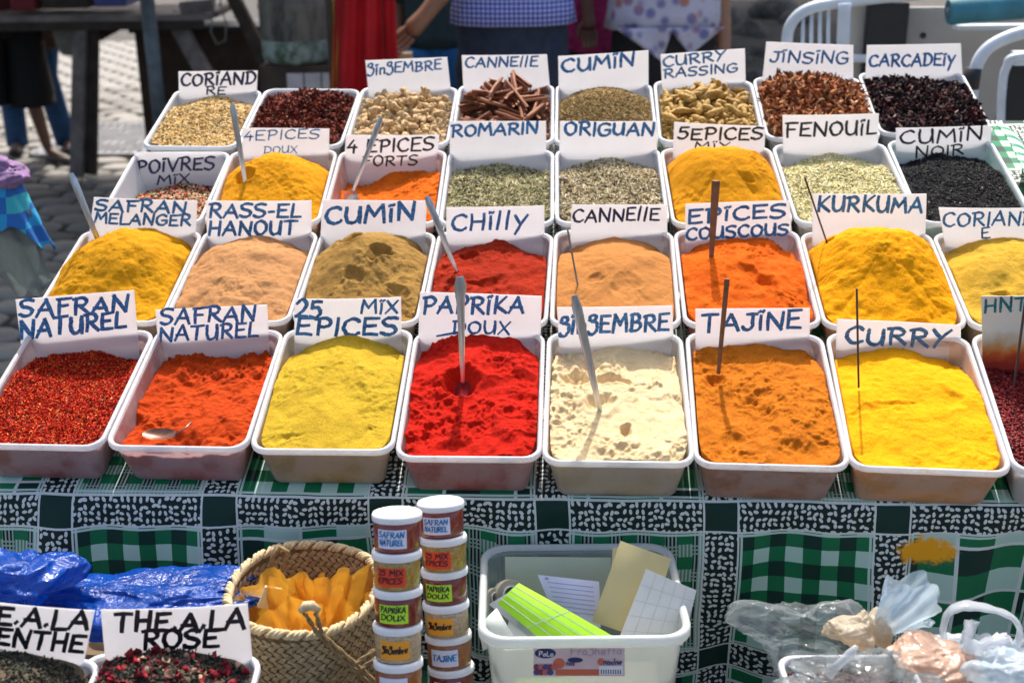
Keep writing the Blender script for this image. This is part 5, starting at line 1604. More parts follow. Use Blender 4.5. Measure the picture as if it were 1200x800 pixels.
thin = film('thin_white_film', (.78, .82, .86), .50, .25, 10, .4)
thinb = film('thin_pale_blue_film', (.66, .80, .90), .46, .25, 10, .4)
clearf = film('clear_grey_film', (.55, .60, .62), .80, .12, 16, .5)
clearf2 = film('clear_sheen_film', (.62, .68, .70), .78, .10, 9, .8)
crumple('clear_bag', 'limp clear plastic bag against the green gingham behind the berry box', 'plastic bag', at(948, 748, 1.36), (.066, .035, .038), clearf2, 11, .9, 2.4, 6, rot=-.3)
def knot(q, p):
    k = 1 - .45 * math.exp(-((p.x - .25) / .16) ** 2)
    return Vector((q.x, q.y * k, q.z * k * (1 - .25 * (p.x < 0))))
beige = film('beige_knotted_film', (.80, .70, .54), .12, .3, 40, .8)
crumple('knotted_bag', 'beige knotted plastic bag like a ginger root beside the pale blue one', 'plastic bag', at(1010, 738, 1.31), (.036, .024, .023), beige, 12, .5, 2.6, 5, shape=knot, rot=.2)
def gather(q, p):
    k = .35 + .65 * min(1, max(0, (p.z + 1) / 1.2))
    return Vector((q.x * k, q.y * k, q.z))
o = bagcone('pale_blue_bag', 'pale blue translucent plastic bag opening upward in front of the cloth', at(1030, 742, 1.31), (.55, .05, .62), .068, .008, .036, thinb, 9, 3, .26, .75, wav=.3)
o = crumple('white_bag', 'white carrier bag with looped handles at the right edge', 'plastic bag', at(1150, 785, 1.27), (.058, .045, .028), white, 15, .9, 3, 6)
bagcone('bag_fold', None, Vector((.0, -.01, .0)), (.3, .0, .9), .05, .035, .05, thin, 6, 4, .25, .5, o, .3)
hp = [at(1112, 770, 1.285), at(1104, 740, 1.285), at(1110, 716, 1.285), at(1130, 708, 1.285), at(1160, 712, 1.28), at(1188, 722, 1.28), at(1198, 742, 1.28), at(1186, 762, 1.28), at(1160, 770, 1.28)]
sm_ = [Vector(p) for p in crom([tuple(p)[:2] for p in hp], 1)] if False else None
hp = [p - o.location for p in hp]; o.rotation_euler = (0, 0, 0)
fine_ = []
for i in range(len(hp) - 1):
    for k in range(5): fine_.append(hp[i].lerp(hp[i + 1], k / 5))
fine_.append(hp[-1])
for it in range(3): fine_ = [fine_[0]] + [(fine_[i - 1] + fine_[i] * 2 + fine_[i + 1]) / 4 for i in range(1, len(fine_) - 1)] + [fine_[-1]]
MB().tube(fine_, [.0085 + .0014 * math.sin(i * .5) + .0008 * math.sin(i * 1.7) for i in range(len(fine_))], 10, flat=.35).build('bag_handle', thin, o, True)
o = crumple('pink_bag', 'pinkish brown powder in a clear plastic bag, bottom right', 'plastic bag', at(1088, 786, 1.24), (.052, .045, .033), pink, 16, .5, 2.6, 6)
o = crumple('white_bag', 'crumpled bluish white plastic bag in the bottom right corner', 'plastic bag', at(1168, 806, 1.22), (.062, .045, .032), white2, 21, 1.0, 3, 6)
p_ = at(985, 778, 1.22)
X0 = hit(905, 768, p_, Vector((0, 0, 1))); 
mw = Matrix.Translation(p_ + Vector((.006, -.055, 0)))
t = Tub(); t.W, t.L = .15, .15; t.mw = mw
t.obj = make_tub(mw, .15, .15, 'clear box of dark red berries under a clear film, bottom right', clear, .06, 'tub', None, .02)
t.heap = Heap(t.W, t.L, base=-.018, A=.02, vc=.2, sv=.8, rough=.004, seed=90, back=.985, H=.06)
o = t.heap.build('berry_mound', base_dark, t.mw, 30, 30); tag(o, 'small dark reddish brown berries in the clear box', 'berries')
scatter(t.heap, 900, variants_ellipsoid(.0036, .003, .003, 3), [(.09, .02, .015, 4), (.05, .02, .015, 3), (.18, .06, .04, 1)], GRS, o)
o = crumple('clear_bag', 'shiny twisted clear film lying over the berry box', 'plastic bag', p_ + Vector((.005, -.045, .004)), (.058, .045, .010), clearf, 18, 1.0, 3.4, 6)
fp = [at(970, 790, 1.19) - o.location, at(984, 777, 1.19) - o.location, at(996, 766, 1.19) - o.location, at(1004, 757, 1.19) - o.location]
MB().tube(fp, [.007, .0045, .0055, .003], 8).build('twisted_end', thin, o, True)
zsup = .69
for (x0, y0, z0_, w_, d_, lab) in ((.165 + p_.x - .165, p_.y - .05, p_.z - .062, .14, .15, 'brown carton under the clear berry box'), (.44, 1.27, .70, .28, .16, 'brown carton under the white and pink bags')):
    hh = z0_ - SH - .002
    o = MB().box((0, 0, 0), (w_, d_, hh)).build('cardboard_carton', kraft); o.location = (x0, y0, SH + .001 + hh / 2); bevel(o, .003); tag(o, lab, 'carton')

# ------------------------------------------------------------------ behind the stall
def gy(y):                          # distance on the ground seen at photo row y
    return 1.7 / math.tan(PITCH + math.atan((y - 400) / F))


# canopies that shade the square behind the stall (above the picture)
canv = plain('canopy_canvas', (.42, .40, .36), .9, .15, 6)
def canopy(label, x0, x1, y0, y1, z, inset=.05):
    root = empty('market_canopy', ((x0 + x1) / 2, (y0 + y1) / 2, 0), label, 'canopy')
    ox, oy = (x0 + x1) / 2, (y0 + y1) / 2
    nx_, ny_ = 12, 8; V = []
    for j in range(ny_ + 1):
        for i in range(nx_ + 1):
            s_, t_ = i / nx_, j / ny_
            V.append((x0 + (x1 - x0) * s_ - ox, y0 + (y1 - y0) * t_ - oy, z - .12 * math.sin(s_ * PI) * math.sin(t_ * PI) + .1 * t_))
    idx = np.arange((nx_ + 1) * (ny_ + 1)).reshape(ny_ + 1, nx_ + 1)
    q = np.stack([idx[:-1, :-1], idx[:-1, 1:], idx[1:, 1:], idx[1:, :-1]], -1).reshape(-1, 4)
    o = link('canvas', mesh_np('canvas', V, [q]), canv, root)
    m = o.modifiers.new('thickness', 'SOLIDIFY'); m.thickness = .004
    for x in (x0 + .05, x1 - inset):
        for y in (y0 + .05, y1 - .05):
            MB().tube([(x - ox, y - oy, 0), (x - ox, y - oy, z + (.1 if y > oy else 0) - .01)], .022, 8).build('pole', M['grey_wood'], root, True)
    return root
canopy('grey canvas canopy over the trestle table and the people on the left', -7.2, -1.2, 3.3, 9.5, 2.75, .75)
canopy('unseen grey canvas canopy added to shade the people and ground behind the stall', -.95, 4.6, 6.1, 21, 2.8)  # added out of view so that the people and the earth behind fall into shade

earth = NB('dark_stony_earth'); earth.set(earth.ramp(earth.noise(5, 6, rough=.7), [(.3, (.035, .03, .027)), (.7, (.13, .12, .11))]), .95, earth.bump(earth.noise(18, 6, rough=.7), .8, .05))
mb = MB(); n_ = 24; vs = []
for j in range(n_ + 1):
    for i in range(n_ + 1):
        x = -1.55 + 6.6 * i / n_; y = 6.6 + 14 * j / n_
        e = min(i, j, n_ - i, n_ - j) > 0
        vs.append((x, y, (.03 + .12 * abs(float(fbm(np.array(x * 1.3), np.array(y * 1.3), 3, 3)))) if e else -.016))
mb.add(vs, [(j * (n_ + 1) + i, j * (n_ + 1) + i + 1, (j + 1) * (n_ + 1) + i + 1, (j + 1) * (n_ + 1) + i) for j in range(n_) for i in range(n_)])
tag(mb.build('earth_ground', earth.m, None, True), kind='structure')
rk = NB('grey_rock'); rk.set(rk.ramp(rk.noise(9, 6, rough=.7), [(.3, (.05, .048, .046)), (.7, (.24, .23, .215))]), .9, rk.bump(rk.noise(25, 6), .8, .03))
rr_ = random.Random(12)
for i, (px_, py_, r_) in enumerate(((850, 22, .26), (880, 34, .2), (838, 48, .16), (905, 14, .3), (826, 12, .22), (868, 66, .12), (892, 58, .14), (840, 84, .12), (862, 98, .10), (512, 30, .25), (498, 62, .2), (934, 22, .24), (880, 88, .13))):
    Yg = min(gy(py_ + 14), 18)
    p = at(px_, py_ + 10, Yg)
    look = ['large pale', 'flat', 'small dark', 'rounded', 'jagged'][i % 5]
    where = 'behind the white cage bars' if px_ > 895 else ('right of the floral blouse' if px_ > 700 else 'left of the plaid shirt')
    crumple('boulder', f'{look} grey rock on the dark ground {where}, number {i + 1} of heap' if False else f'{look} grey rock, {["nearest the blouse", "on top of heap", "at the heap foot", "beside the cage", "standing apart", "half sunk"][i // 5 if px_ > 700 else 5]} {where}', 'rock', (p.x, Yg, r_ * .35), (r_, r_ * .8, r_ * .62), rk.m, 30 + i, .25, 1.4, 3, rot=rr_.uniform(0, 3), group='rocks behind the stall')

# ---- trestle table on the left
TY = gy(207)
tz = at(100, 16, TY).z
xl, xr = at(-60, 16, TY).x, at(250, 10, TY).x
tb_ = empty('trestle_table', ((xl + xr) / 2, TY + .35, 0), 'old grey wooden trestle table behind the stall, seen at the upper left', 'table')
ox, oy = (xl + xr) / 2, TY + .35
nb_ = 5
for i in range(nb_):
    y = -.36 + .16 * i
    MB().box((0, y, tz - .02 + rng.uniform(-.003, .003)), (xr - xl + rng.uniform(-.05, .05), .152, .035)).build('plank', M['grey_wood'], tb_)
MB().box((0, -.40, tz - .065), (xr - xl - .1, .03, .05)).build('apron', M['dark_wood'], tb_)
def leg(x0, y0, x1, y1, w_, dy=0.0, dy2=0.0, mat=None, nm='leg'):
    a = at(x0, y0, TY + dy); b_ = at(x1, y1, TY + dy2)
    MB().beam((a.x - ox, a.y - oy, a.z), (b_.x - ox, b_.y - oy, max(.005, b_.z)), w_, w_ * .8, (0, 1, 0)).build(nm, mat or M['grey_wood'], tb_)
leg(95, 22, 90, 207, .075); leg(109, 22, 107, 204, .065, .05, .05, M['dark_wood'])
leg(203, 20, 243, 92, .085, .1, -.25); leg(245, 95, 262, 170, .08, -.27, -.6)
leg(270, -10, 330, 110, .075, .2, -.3, M['dark_wood'])
leg(212, 10, 250, 6, .07, -.02, -.02)
# sagging brown board under the table
pa = [at(90, 22, TY + .25), at(170, 20, TY + .25), at(118, 48, TY + .25), at(90, 44, TY + .25)]
mb = MB(); slab_o = Vector((ox, oy, 0)); mb.add([p - slab_o for p in pa] + [p - slab_o + Vector((0, .02, 0)) for p in pa], [(0, 1, 2, 3), (7, 6, 5, 4)] + [(i, i + 4, (i + 1) % 4 + 4, (i + 1) % 4) for i in range(4)])
mb.build('side_board', M['dark_wood'], tb_)
# metal pole
a = at(169, -30, TY - .35); b_ = at(192, 178, TY - .35)
pl = empty('metal_pole', (b_.x, b_.y, 0), 'bluish grey metal pole leaning against the trestle table', 'pole')
MB().tube([(0, 0, 0), (a.x - b_.x, 0, a.z)], .042, 12).build('shaft', plain('worn_blue_grey_paint', (.16, .2, .23), .45, .35, 18, metallic=.4), pl, True)
# things on the table
def gobj(nm, lab, cat, px0, py0, px1, py1, Y, d, mat, bv=.01):
    a = at(px0, py0, Y); b_ = at(px1, py1, Y)
    o = MB().box((0, 0, 0), (abs(b_.x - a.x), d, abs(a.z - b_.z))).build(nm, mat); o.location = ((a.x + b_.x) / 2, Y + d / 2, (a.z + b_.z) / 2); bevel(o, bv, 3)
    return tag(o, lab, cat)
gobj('red_box', 'dark red box on the left end of the trestle table', 'box', 8, -22, 42, 13, TY - .02, .3, plain('dark_red_card', (.2, .01, .02), .6, .2, 12))
gobj('blue_box', 'blue violet box on the trestle table', 'box', 107, -20, 148, 8, TY - .02, .3, plain('blue_violet_card', (.06, .08, .3), .5, .2, 12))
gobj('dark_crate', 'dark crate on the trestle table between the two coloured boxes', 'crate', 44, -25, 104, 10, TY, .3, M['dark_wood'])
# brown carton under the table end
cbx = plain('dark_brown_carton', (.055, .032, .02), .85, .3, 12)
pL = at(190, 118, gy(150) ); 
bo = empty('storage_crate', (at(258, 110, TY + .3).x, TY + .3, 0), 'large dark brown crate with round holes standing behind the coriander tub', 'crate')
cw_, ch_ = .98, at(258, 38, TY + .3).z
MB().box((0, .2, ch_ / 2), (cw_, .4, ch_)).build('crate_body', cbx, bo)
MB().box((0, .19, ch_ + .02), (cw_ + .05, .46, .035)).build('crate_lid', plain('black_lid', (.012, .012, .013), .5, .2), bo)
for hx in (-.28, -.02, .22):
    mb = MB().lathe([(.0, 0), (.035, 0), (.042, .004), (.046, 0)], 20, M=Matrix.Rotation(PI / 2, 3, 'X')); q = mb.build('hole_shade_disc', plain('hole_shade', (.004, .004, .004), .9, .1), bo); q.location = (hx, -.003, ch_ * .45)  # black disc on the solid front paints the shade inside each hole
# hanging loop of wire
wp = [at(x, y, TY - .1) for x, y in ((255, -14), (250, 10), (247, 38), (254, 52), (264, 48), (265, 28), (258, 4), (262, -12))]
w0 = wp[0]; we = empty('wire_loop', w0, 'thin wire loop hanging from the end of the trestle table', 'wire')
MB().tube([p - w0 for p in wp], .005, 6).build('wire', plain('grey_wire', (.22, .22, .22), .5, .2), we, True)
# clear bag under the table
crumple('hanging_bag', 'grey plastic bag hanging under the trestle table', 'plastic bag', at(78, 38, TY + .15), (.085, .06, .13), film('dull_grey_film', (.3, .3, .3), .2, .4, 8), 41, .25, 1.6, 4)

# drain grate
gy0, gy1 = gy(178), gy(143)
gx0, gx1 = at(70, 160, gy(160)).x, at(190, 160, gy(160)).x
dg = empty('drain_grate', ((gx0 + gx1) / 2, (gy0 + gy1) / 2, 0), 'steel drain grate with slanted slots set in the cobbles by the table leg', 'drain grate')
gst = plain('worn_steel_grate', (.2, .2, .21), .5, .3, 20, metallic=.5)
gw, gd = gx1 - gx0, gy1 - gy0
for (cx, cy, wx, wy) in ((0, -gd / 2, gw, .07), (0, gd / 2, gw, .07), (-gw / 2, 0, .06, gd), (gw / 2, 0, .06, gd)):
    MB().box((cx, cy, .008), (wx, wy, .03)).build('grate_frame', gst, dg)
nb2 = 13
for i in range(nb2):
    x = -gw / 2 + gw * (i + .5) / nb2
    MB().beam((x - .05, -gd / 2, .008), (x + .05, gd / 2, .008), .03, .026).build('grate_bar', gst, dg)
MB().box((0, 0, .0), (gw, gd, .004)).build('pit_shade_plate', plain('pit_shade', (.006, .006, .006), .9, .1), dg)  # black plate under the bars paints the shade of the pit

# ---- dirty drum on a white stand
DY = 5.5
a = at(300, 75, DY); b_ = at(386, 75, DY); cx = (a.x + b_.x) / 2; rd = (b_.x - a.x) / 2; z0 = at(343, 78, DY).z
drum = empty('dirty_drum', (cx, DY + rd, z0), 'dirty grey paint stained drum with a greenish band round its bottom', 'drum')
dm = NB('stained_drum_metal'); dm.set(dm.mix(dm.ramp(dm.noise(7, 6, dm.scale(dm.obj(), (1, 1, .35)), .75), [(.42, 0.0), (.6, 1.0)]), (.05, .055, .055), (.20, .20, .17)), .7, dm.bump(dm.noise(30, 5), .5, .004))
dm2 = NB('stained_green_band'); dm2.set(dm2.mix(dm2.ramp(dm2.noise(14, 5, rough=.7), [(.4, 0.0), (.6, 1.0)]), (.05, .10, .06), (.30, .40, .38)), .6)
MB().lathe([(0, 0), (rd * .8, .0), (rd * .93, .015), (rd * .97, .03), (rd * .98, .1)], 40).build('bottom_band', dm2.m, drum, True, 50)
MB().lathe([(rd * .96, .10), (rd, .13), (rd, .22), (rd * 1.03, .235), (rd, .25), (rd * 1.0, .45), (rd * 1.03, .465), (rd, .48), (rd * .99, .62), (rd * 1.02, .63), (rd * .95, .63), (rd * .95, .5), (0, .5)], 40).build('drum_body', dm.m, drum, True, 40)
stz = z0 - .004
sdd = empty('drum_stand', (cx, DY + rd, 0), 'dark cabinet with white front boards under the dirty drum', 'stand')
MB().box((0, 0.02, stz / 2), (.30, .26, stz)).build('cabinet_body', M['dark_wood'], sdd)
wpnt = plain('chipped_white_paint', (.55, .56, .58), .6, .2, 14)
for i in range(3): MB().box((-.0 + i * .075 - .0, -.118, stz * .5 - .01), (.069, .012, stz - .04)).build('front_board', wpnt, sdd)

# ---- red cloth hanging from a rail, with a yellow edge
RY_ = 4.9
rc = empty('hanging_red_cloth', (at(425, 0, RY_).x, RY_, 0), 'deep red cloth with a yellow green strip hanging beside the drum', 'cloth')
ox2 = rc.location.x
def drape(cols_top, cols_bot, ztop, zbot, name, mat, ph, dy=0.0):
    n = 26; m = 24; V = []
    for j in range(m + 1):
        t_ = j / m
        for i in range(n + 1):
            s_ = i / n
            x = (cols_top[0] + (cols_top[1] - cols_top[0]) * s_) * (1 - t_) + (cols_bot[0] + (cols_bot[1] - cols_bot[0]) * s_) * t_
            V.append((x - ox2, dy + .03 * math.sin(s_ * 17 + ph + t_ * 1.5) * (.4 + t_) + .012 * math.sin(s_ * 41 + t_ * 4), ztop + (zbot - ztop) * t_))
    idx = np.arange((n + 1) * (m + 1)).reshape(m + 1, n + 1)
    q = np.stack([idx[:-1, :-1], idx[1:, :-1], idx[1:, 1:], idx[:-1, 1:]], -1).reshape(-1, 4)
    o = link(name, mesh_np(name, V, [q]), mat, rc); s_ = o.modifiers.new('t', 'SOLIDIFY'); s_.thickness = .004
redm = NB('deep_red_fabric'); redm.set(redm.ramp(redm.noise(7, 3), [(.3, (.40, .006, .012)), (.7, (.60, .012, .02))]), .75, redm.bump(redm.noise(300, 2), .2, .001)); redm.translucent((.5, .01, .02), .3)
yel = NB('yellow_green_fabric'); yel.set(yel.ramp(yel.noise(7, 3), [(.3, (.38, .34, .02)), (.7, (.52, .46, .04))]), .75)
X = lambda px_: at(px_, 50, RY_).x
drape((X(408), X(462)), (X(370), X(470)), 1.75, .62, 'red_sheet', redm.m, 0)
drape((X(397), X(420)), (X(380), X(392)), 1.75, .75, 'yellow_strip', yel.m, 1, .05)
MB().tube([(X(385) - ox2, .01, 1.76), (X(456) - ox2, .01, 1.76)], .012, 8).build('rail', M['grey_wood'], rc, True)
for px_ in (386, 452): MB().tube([(X(px_) - ox2, .04, 0), (X(px_) - ox2, .04, 1.78)], .014, 8).build('rail_post', M['dark_wood'], rc, True)

# ---- post the man rests his hand on
hp_ = at(470, 62, 5.0)
po = empty('wooden_post', (hp_.x, hp_.y + .03, 0), 'short pale topped wooden post under the hand of the man in the plaid shirt', 'post')
MB().box((0, 0, hp_.z / 2 - .02), (.06, .06, hp_.z - .04)).build('post_shaft', M['dark_wood'], po)
MB().box((0, 0, hp_.z - .02), (.08, .08, .035)).build('post_cap', plain('pale_wood', (.45, .34, .2), .7, .25, 30), po)

# ------------------------------------------------------------------ people
def skinned(name, chains, mat, parent, sub=2):
    """chains: list of lists of (x, y, z, r); later chains may start at an existing point"""
    vs = []; es = []; rad = []; roots = []
    def idx(p, new):
        if not new:
            for i, q in enumerate(vs):
                if (Vector(q) - Vector(p[:3])).length < 1e-5: return i
        vs.append(p[:3]); rad.append(p[3]); return len(vs) - 1
    for ch in chains:
        new = isinstance(ch, tuple)
        prev = None
        for k, p in enumerate(ch):
            i = idx(p, new)
            if k == 0 and (new or not roots): roots.append(i)
            if prev is not None and i != prev: es.append((prev, i))
            prev = i
    me = bpy.data.meshes.new(name); me.from_pydata(vs, es, []); me.update()
    o = link(name, me, mat, parent)
    o.modifiers.new('skin', 'SKIN').use_smooth_shade = True
    o.modifiers.new('smooth', 'SUBSURF').levels = sub
    o.modifiers['smooth'].render_levels = sub
    for i, d in enumerate(o.data.skin_vertices[0].data):
        d.radius = (rad[i], rad[i] * (.72 if rad[i] > .1 else .9)); d.use_root = i in roots
    return o


def loft(rings, n=28, fold=.008, ph=0, closed=False):
    """rings: (cx, cy, z, rx, ry)"""
    mb = MB(); vs = []
    for k, (cx, cy, z, rx, ry) in enumerate(rings):
        for a in range(n):
            an = 2 * PI * a / n
            f = 1 + fold * (math.sin(an * 5 + k * .7 + ph) + .7 * math.sin(an * 9 - k * 1.3 + ph)) / max(rx, .03)
            vs.append((cx + rx * f * math.cos(an), cy + ry * f * math.sin(an), z))
    fs = [(i * n + a, i * n + (a + 1) % n, (i + 1) * n + (a + 1) % n, (i + 1) * n + a) for i in range(len(rings) - 1) for a in range(n)]
    return mb.add(vs, fs)


def person(label, x, y, sc, skin_c, top, bottom, arms, yaw=0, armr=1.0, hemz=.92, topw=.19, shorts=False, shoe=(.02, .02, .02), legs=None, hair=(.012, .01, .009), toprough=.8, headscarf=False, trw=1.0):
    root = empty('person', (x, y, 0), label, 'person', rz=yaw)
    root.scale = (sc, sc, sc)
    sk = plain('skin', skin_c, .55, .12, 25)
    L_ = legs or {-1: ((-.1, 0, .9), (-.11, -.01, .49), (-.11, .03, .09), (-.12, -.13, .035)), 1: ((.1, 0, .9), (.11, -.01, .49), (.11, .03, .09), (.12, -.13, .035))}
    ch = [[(0, 0, .95, .125), (0, 0, 1.1, .118), (0, .01, 1.28, .135), (0, .01, 1.42, .10), (0, 0, 1.49, .052), (0, -.01, 1.55, .06), (0, -.02, 1.64, .092), (0, -.01, 1.72, .06)]]
    for s_ in (-1, 1):
        h_, k_, a_, t_ = L_[s_]
        ch.append([(0, 0, .95, .125), h_ + (.088,), ((h_[0] + k_[0]) / 2, (h_[1] + k_[1]) / 2, (h_[2] + k_[2]) / 2, .075), k_ + (.055,), ((k_[0] * .7 + a_[0] * .3), k_[1] * .7 + a_[1] * .3 + .012, k_[2] * .7 + a_[2] * .3, .054), a_ + (.034,), ((a_[0] + t_[0]) / 2, (a_[1] + t_[1]) / 2, .05, .036), t_ + (.028,)])
        sh, el, wr, pm = arms[s_]
        ch.append([(0, .01, 1.42, .10), sh + (.058 * armr,), ((sh[0] + el[0]) / 2, (sh[1] + el[1]) / 2, (sh[2] + el[2]) / 2, .046 * armr), el + (.038 * armr,), (el[0] * .65 + wr[0] * .35, el[1] * .65 + wr[1] * .35, el[2] * .65 + wr[2] * .35, .038 * armr), wr + (.025 * armr,), pm + (.032 * armr,)])
        # five fingers rooted in the palm
        W_, P_ = Vector(wr), Vector(pm); d = (P_ - W_).normalized()
        side = d.cross(Vector((0, -1, .2))).normalized(); cur = Vector((0, -.35, -1)) if abs(d.z) < .8 else Vector((0, -.8, -.5))
        nrm = side.cross(d).normalized()
        if nrm.dot(cur) < 0: nrm = -nrm
        for f_, ln in zip((-1.5, -.5, .5, 1.5), (.062, .072, .078, .068)):
            b0 = P_ + side * (f_ * .0165) - d * .005
            p1 = b0 + d * (.032 if f_ else 0); p2 = p1 + d * (ln * .38) + nrm * (ln * .16); p3 = p2 + d * (ln * .26) + nrm * (ln * .3); p4 = p3 + d * (ln * .08) + nrm * (ln * .26)
            ch.append(tuple((*q, r_) for q, r_ in ((b0, .011), (p1, .0105), (p2, .0092), (p3, .0082), (p4, .0072))))
        b0 = P_ - side * s_ * -.012 - d * .035; q1 = b0 + side * s_ * -.0 + (side * (-s_ if False else 1)) * .03 + d * .018; q2 = q1 + d * .028 + side * .006 + nrm * .006; q3 = q2 + d * .02 + nrm * .008
        ch.append(tuple((*q, r_) for q, r_ in ((b0, .014), (q1, .0115), (q2, .0098), (q3, .0078))))
    # nose, ears
    ch.append(((0, -.095, 1.655, .012), (0, -.118, 1.63, .014)))
    for s_ in (-1, 1): ch.append(((.083 * s_, -.01, 1.655, .013), (.09 * s_, -.005, 1.625, .010)))
    skinned('body', ch, sk, root)
    for s_ in (-1, 1):
        e = MB().lathe([(0, -.011), (.009, -.006), (.011, 0), (.009, .006), (0, .011)], 12).build('eye', plain('eye_white', (.5, .5, .48), .3, .05), root, True); e.location = (.033 * s_, -.094, 1.668)
    MB().tube([(-.026, -.102, 1.60), (0, -.108, 1.597), (.026, -.102, 1.60)], .0055, 6).build('mouth', plain('lips', tuple(c_ * .7 for c_ in skin_c), .5, .1), root, True)
    hm = plain('hair', hair, .7, .3, 60)
    hr = MB()
    hr.lathe([(.104, 1.645), (.110, 1.69), (.10, 1.74), (.07, 1.785), (.03, 1.80), (0, 1.802)] if not headscarf else [(.12, 1.50), (.118, 1.6), (.115, 1.69), (.10, 1.75), (.06, 1.79), (0, 1.803)], 24, c=(0, .018 if not headscarf else .03, 0)); hr.build('hair' if not headscarf else 'headscarf', hm, root, True)
    # top
    tw = topw
    rings = [(0, 0, hemz, tw * 1.06, tw * .74), (0, 0, hemz + .06, tw * 1.03, tw * .72), (0, 0, hemz + .16, tw * .98, tw * .70), (0, 0, 1.25, tw * 1.02, tw * .72), (0, .005, 1.36, tw * 1.08, tw * .66), (0, .008, 1.44, tw * .95, tw * .52), (0, .008, 1.485, tw * .55, tw * .42), (0, .005, 1.505, tw * .38, tw * .38)]
    tp = loft(rings, 36, .006, x).build('top', top, root, True)
    m_s = tp.modifiers.new('t', 'SOLIDIFY'); m_s.thickness = .004
    for s_ in (-1, 1):
        sh, el, wr, pm = [Vector(q) for q in arms[s_]]
        e2 = sh.lerp(el, .72)
        MB().tube([sh + (sh - el).normalized() * .03 + Vector((-.03 * s_, 0, 0)), sh, sh.lerp(el, .35), e2], [.068, .072, .064, .062], 16).build('sleeve', top, tp, True)
    loft([(0, 0, .80, .15 * trw ** .5, .12), (0, 0, .90, tw * .93, tw * .70), (0, 0, 1.0, tw * .94, tw * .66), (0, 0, 1.10, tw * .90, tw * .64)], 28, .002, 1).build('waist', bottom, root, True)
    for s_ in (-1, 1):
        h_, k_, a_, t_ = [Vector(q) for q in L_[s_]]
        end = k_.lerp(a_, .02) if shorts else a_ + Vector((0, 0, .0))
        wk = (.115 if shorts else .078) * trw; we_ = (.12 if shorts else .068) * trw
        pts_ = [Vector((h_.x * .75, h_.y, 1.0)), h_ + Vector((0, 0, -.02)), h_.lerp(k_, .5), k_ + Vector((0, -.008, .02)), k_.lerp(end, .5) if not shorts else k_ + Vector((0, 0, -.02)), end + (Vector((0, 0, -.04)) if shorts else Vector((0, 0, -.03)))]
        o = MB().tube(pts_, [.12, .118, .098 * trw, wk, (wk + we_) / 2 * .96, we_], 18, cap=False).build('shorts_leg' if shorts else 'trouser_leg', bottom, root, True)
        mo = o.modifiers.new('t', 'SOLIDIFY'); mo.thickness = .005
        v = t_ - a_
        MB().tube([a_ + Vector((0, .05, -.055)), a_ + Vector((v.x * .1, -.01, -.052)), a_ + v * .6 + Vector((0, 0, -.018)), t_ + Vector((0, -.02, -.0)), t_ + Vector((0, -.045, -.004))], [.036, .043, .046, .042, .022], 12, flat=.62).build('shoe', plain('shoe_leather', shoe, .5, .2), root, True)
    return root


def gingham(name, a_, b_, c_, sc):
    b = NB(name); s_ = b.n.new('ShaderNodeSeparateXYZ'); b.l.new(b.obj(), s_.inputs[0])
    fx = b.math('LESS_THAN', b.math('FRACT', b.math('MULTIPLY', s_.outputs[0], sc)), .5); fz = b.math('LESS_THAN', b.math('FRACT', b.math('MULTIPLY', s_.outputs[2], sc)), .5)
    return b.set(b.mix(b.math('MULTIPLY', fx, fz), b.mix(b.math('MAXIMUM', fx, fz), a_, b_), c_), .8, b.bump(b.noise(12, 3), .4, .01))


down = lambda s_, w_=.21, z=.86: ((s_ * .17, .01, 1.41), (s_ * (w_ + .03), .02, 1.14), (s_ * (w_ + .04), -.05, z), (s_ * (w_ + .035), -.07, z - .07))
denim = plain('dark_denim', (.018, .028, .055), .85, .3, 30, .3, 300)
bden = plain('blue_denim', (.012, .07, .20), .85, .35, 14, .3, 300)
blk = plain('black_cloth', (.008, .008, .009), .85, .2, 20)
plaid = gingham('blue_plaid_shirt_cloth', (.62, .64, .80), (.08, .13, .55), (.02, .04, .30), 60)
# man in the plaid shirt: right arm (on the left of the picture) reaches to the post
sc = 1.1; Yp = 5.25; Xp = at(601, 30, Yp).x
hand = at(478, 40, 5.02); wrist = at(500, 16, 5.03); elb = at(556, -58, 5.12)
loc = lambda p: ((p.x - Xp) / sc, (p.y - Yp) / sc, p.z / sc)
person('man in a blue plaid shirt and dark jeans resting one hand on a post', Xp, Yp, sc, (.25, .12, .065), plaid, denim, {-1: ((-.18, .01, 1.42), loc(elb), loc(wrist), loc(hand)), 1: ((.18, .01, 1.42), (.20, .16, 1.2), (.08, .26, 1.22), (.02, .26, 1.22))}, hemz=1.06, topw=.215, armr=1.3)
Yp = 5.75; Xp = at(692, 30, Yp).x; sc = 1.0
hd = at(690, 36, 5.55); wr_ = at(689, 12, 5.57); el_ = at(684, -50, 5.66)
loc2 = lambda p: ((p.x - Xp) / sc, (p.y - Yp) / sc, p.z / sc)
pinkm = plain('magenta_print_cloth', (.50, .03, .17), .8, .45, 40)
person('person in a magenta tunic with one arm hanging down', Xp, Yp, sc, (.15, .075, .045), pinkm, blk, {-1: down(-1, .15), 1: ((.1, -.02, 1.40), loc2(el_), loc2(wr_), loc2(hd))}, hemz=.90, topw=.165)
fl = NB('floral_blouse_cloth')
vo2 = fl.n.new('ShaderNodeTexVoronoi'); vo2.inputs['Scale'].default_value = 19; fl.l.new(fl.obj(), vo2.inputs['Vector'])
fl.set(fl.mix(fl.ramp(vo2.outputs['Distance'], [(.3, 1.0), (.5, 0.0)]), (.46, .46, .58), fl.mix(fl.ramp(fl.noise(9, 2), [(.4, 0.0), (.55, 1.0)]), (.42, .16, .12), (.16, .17, .36))), .75, fl.bump(fl.noise(10, 3), .5, .02))
Yp = 5.4; Xp = at(777, 30, Yp).x
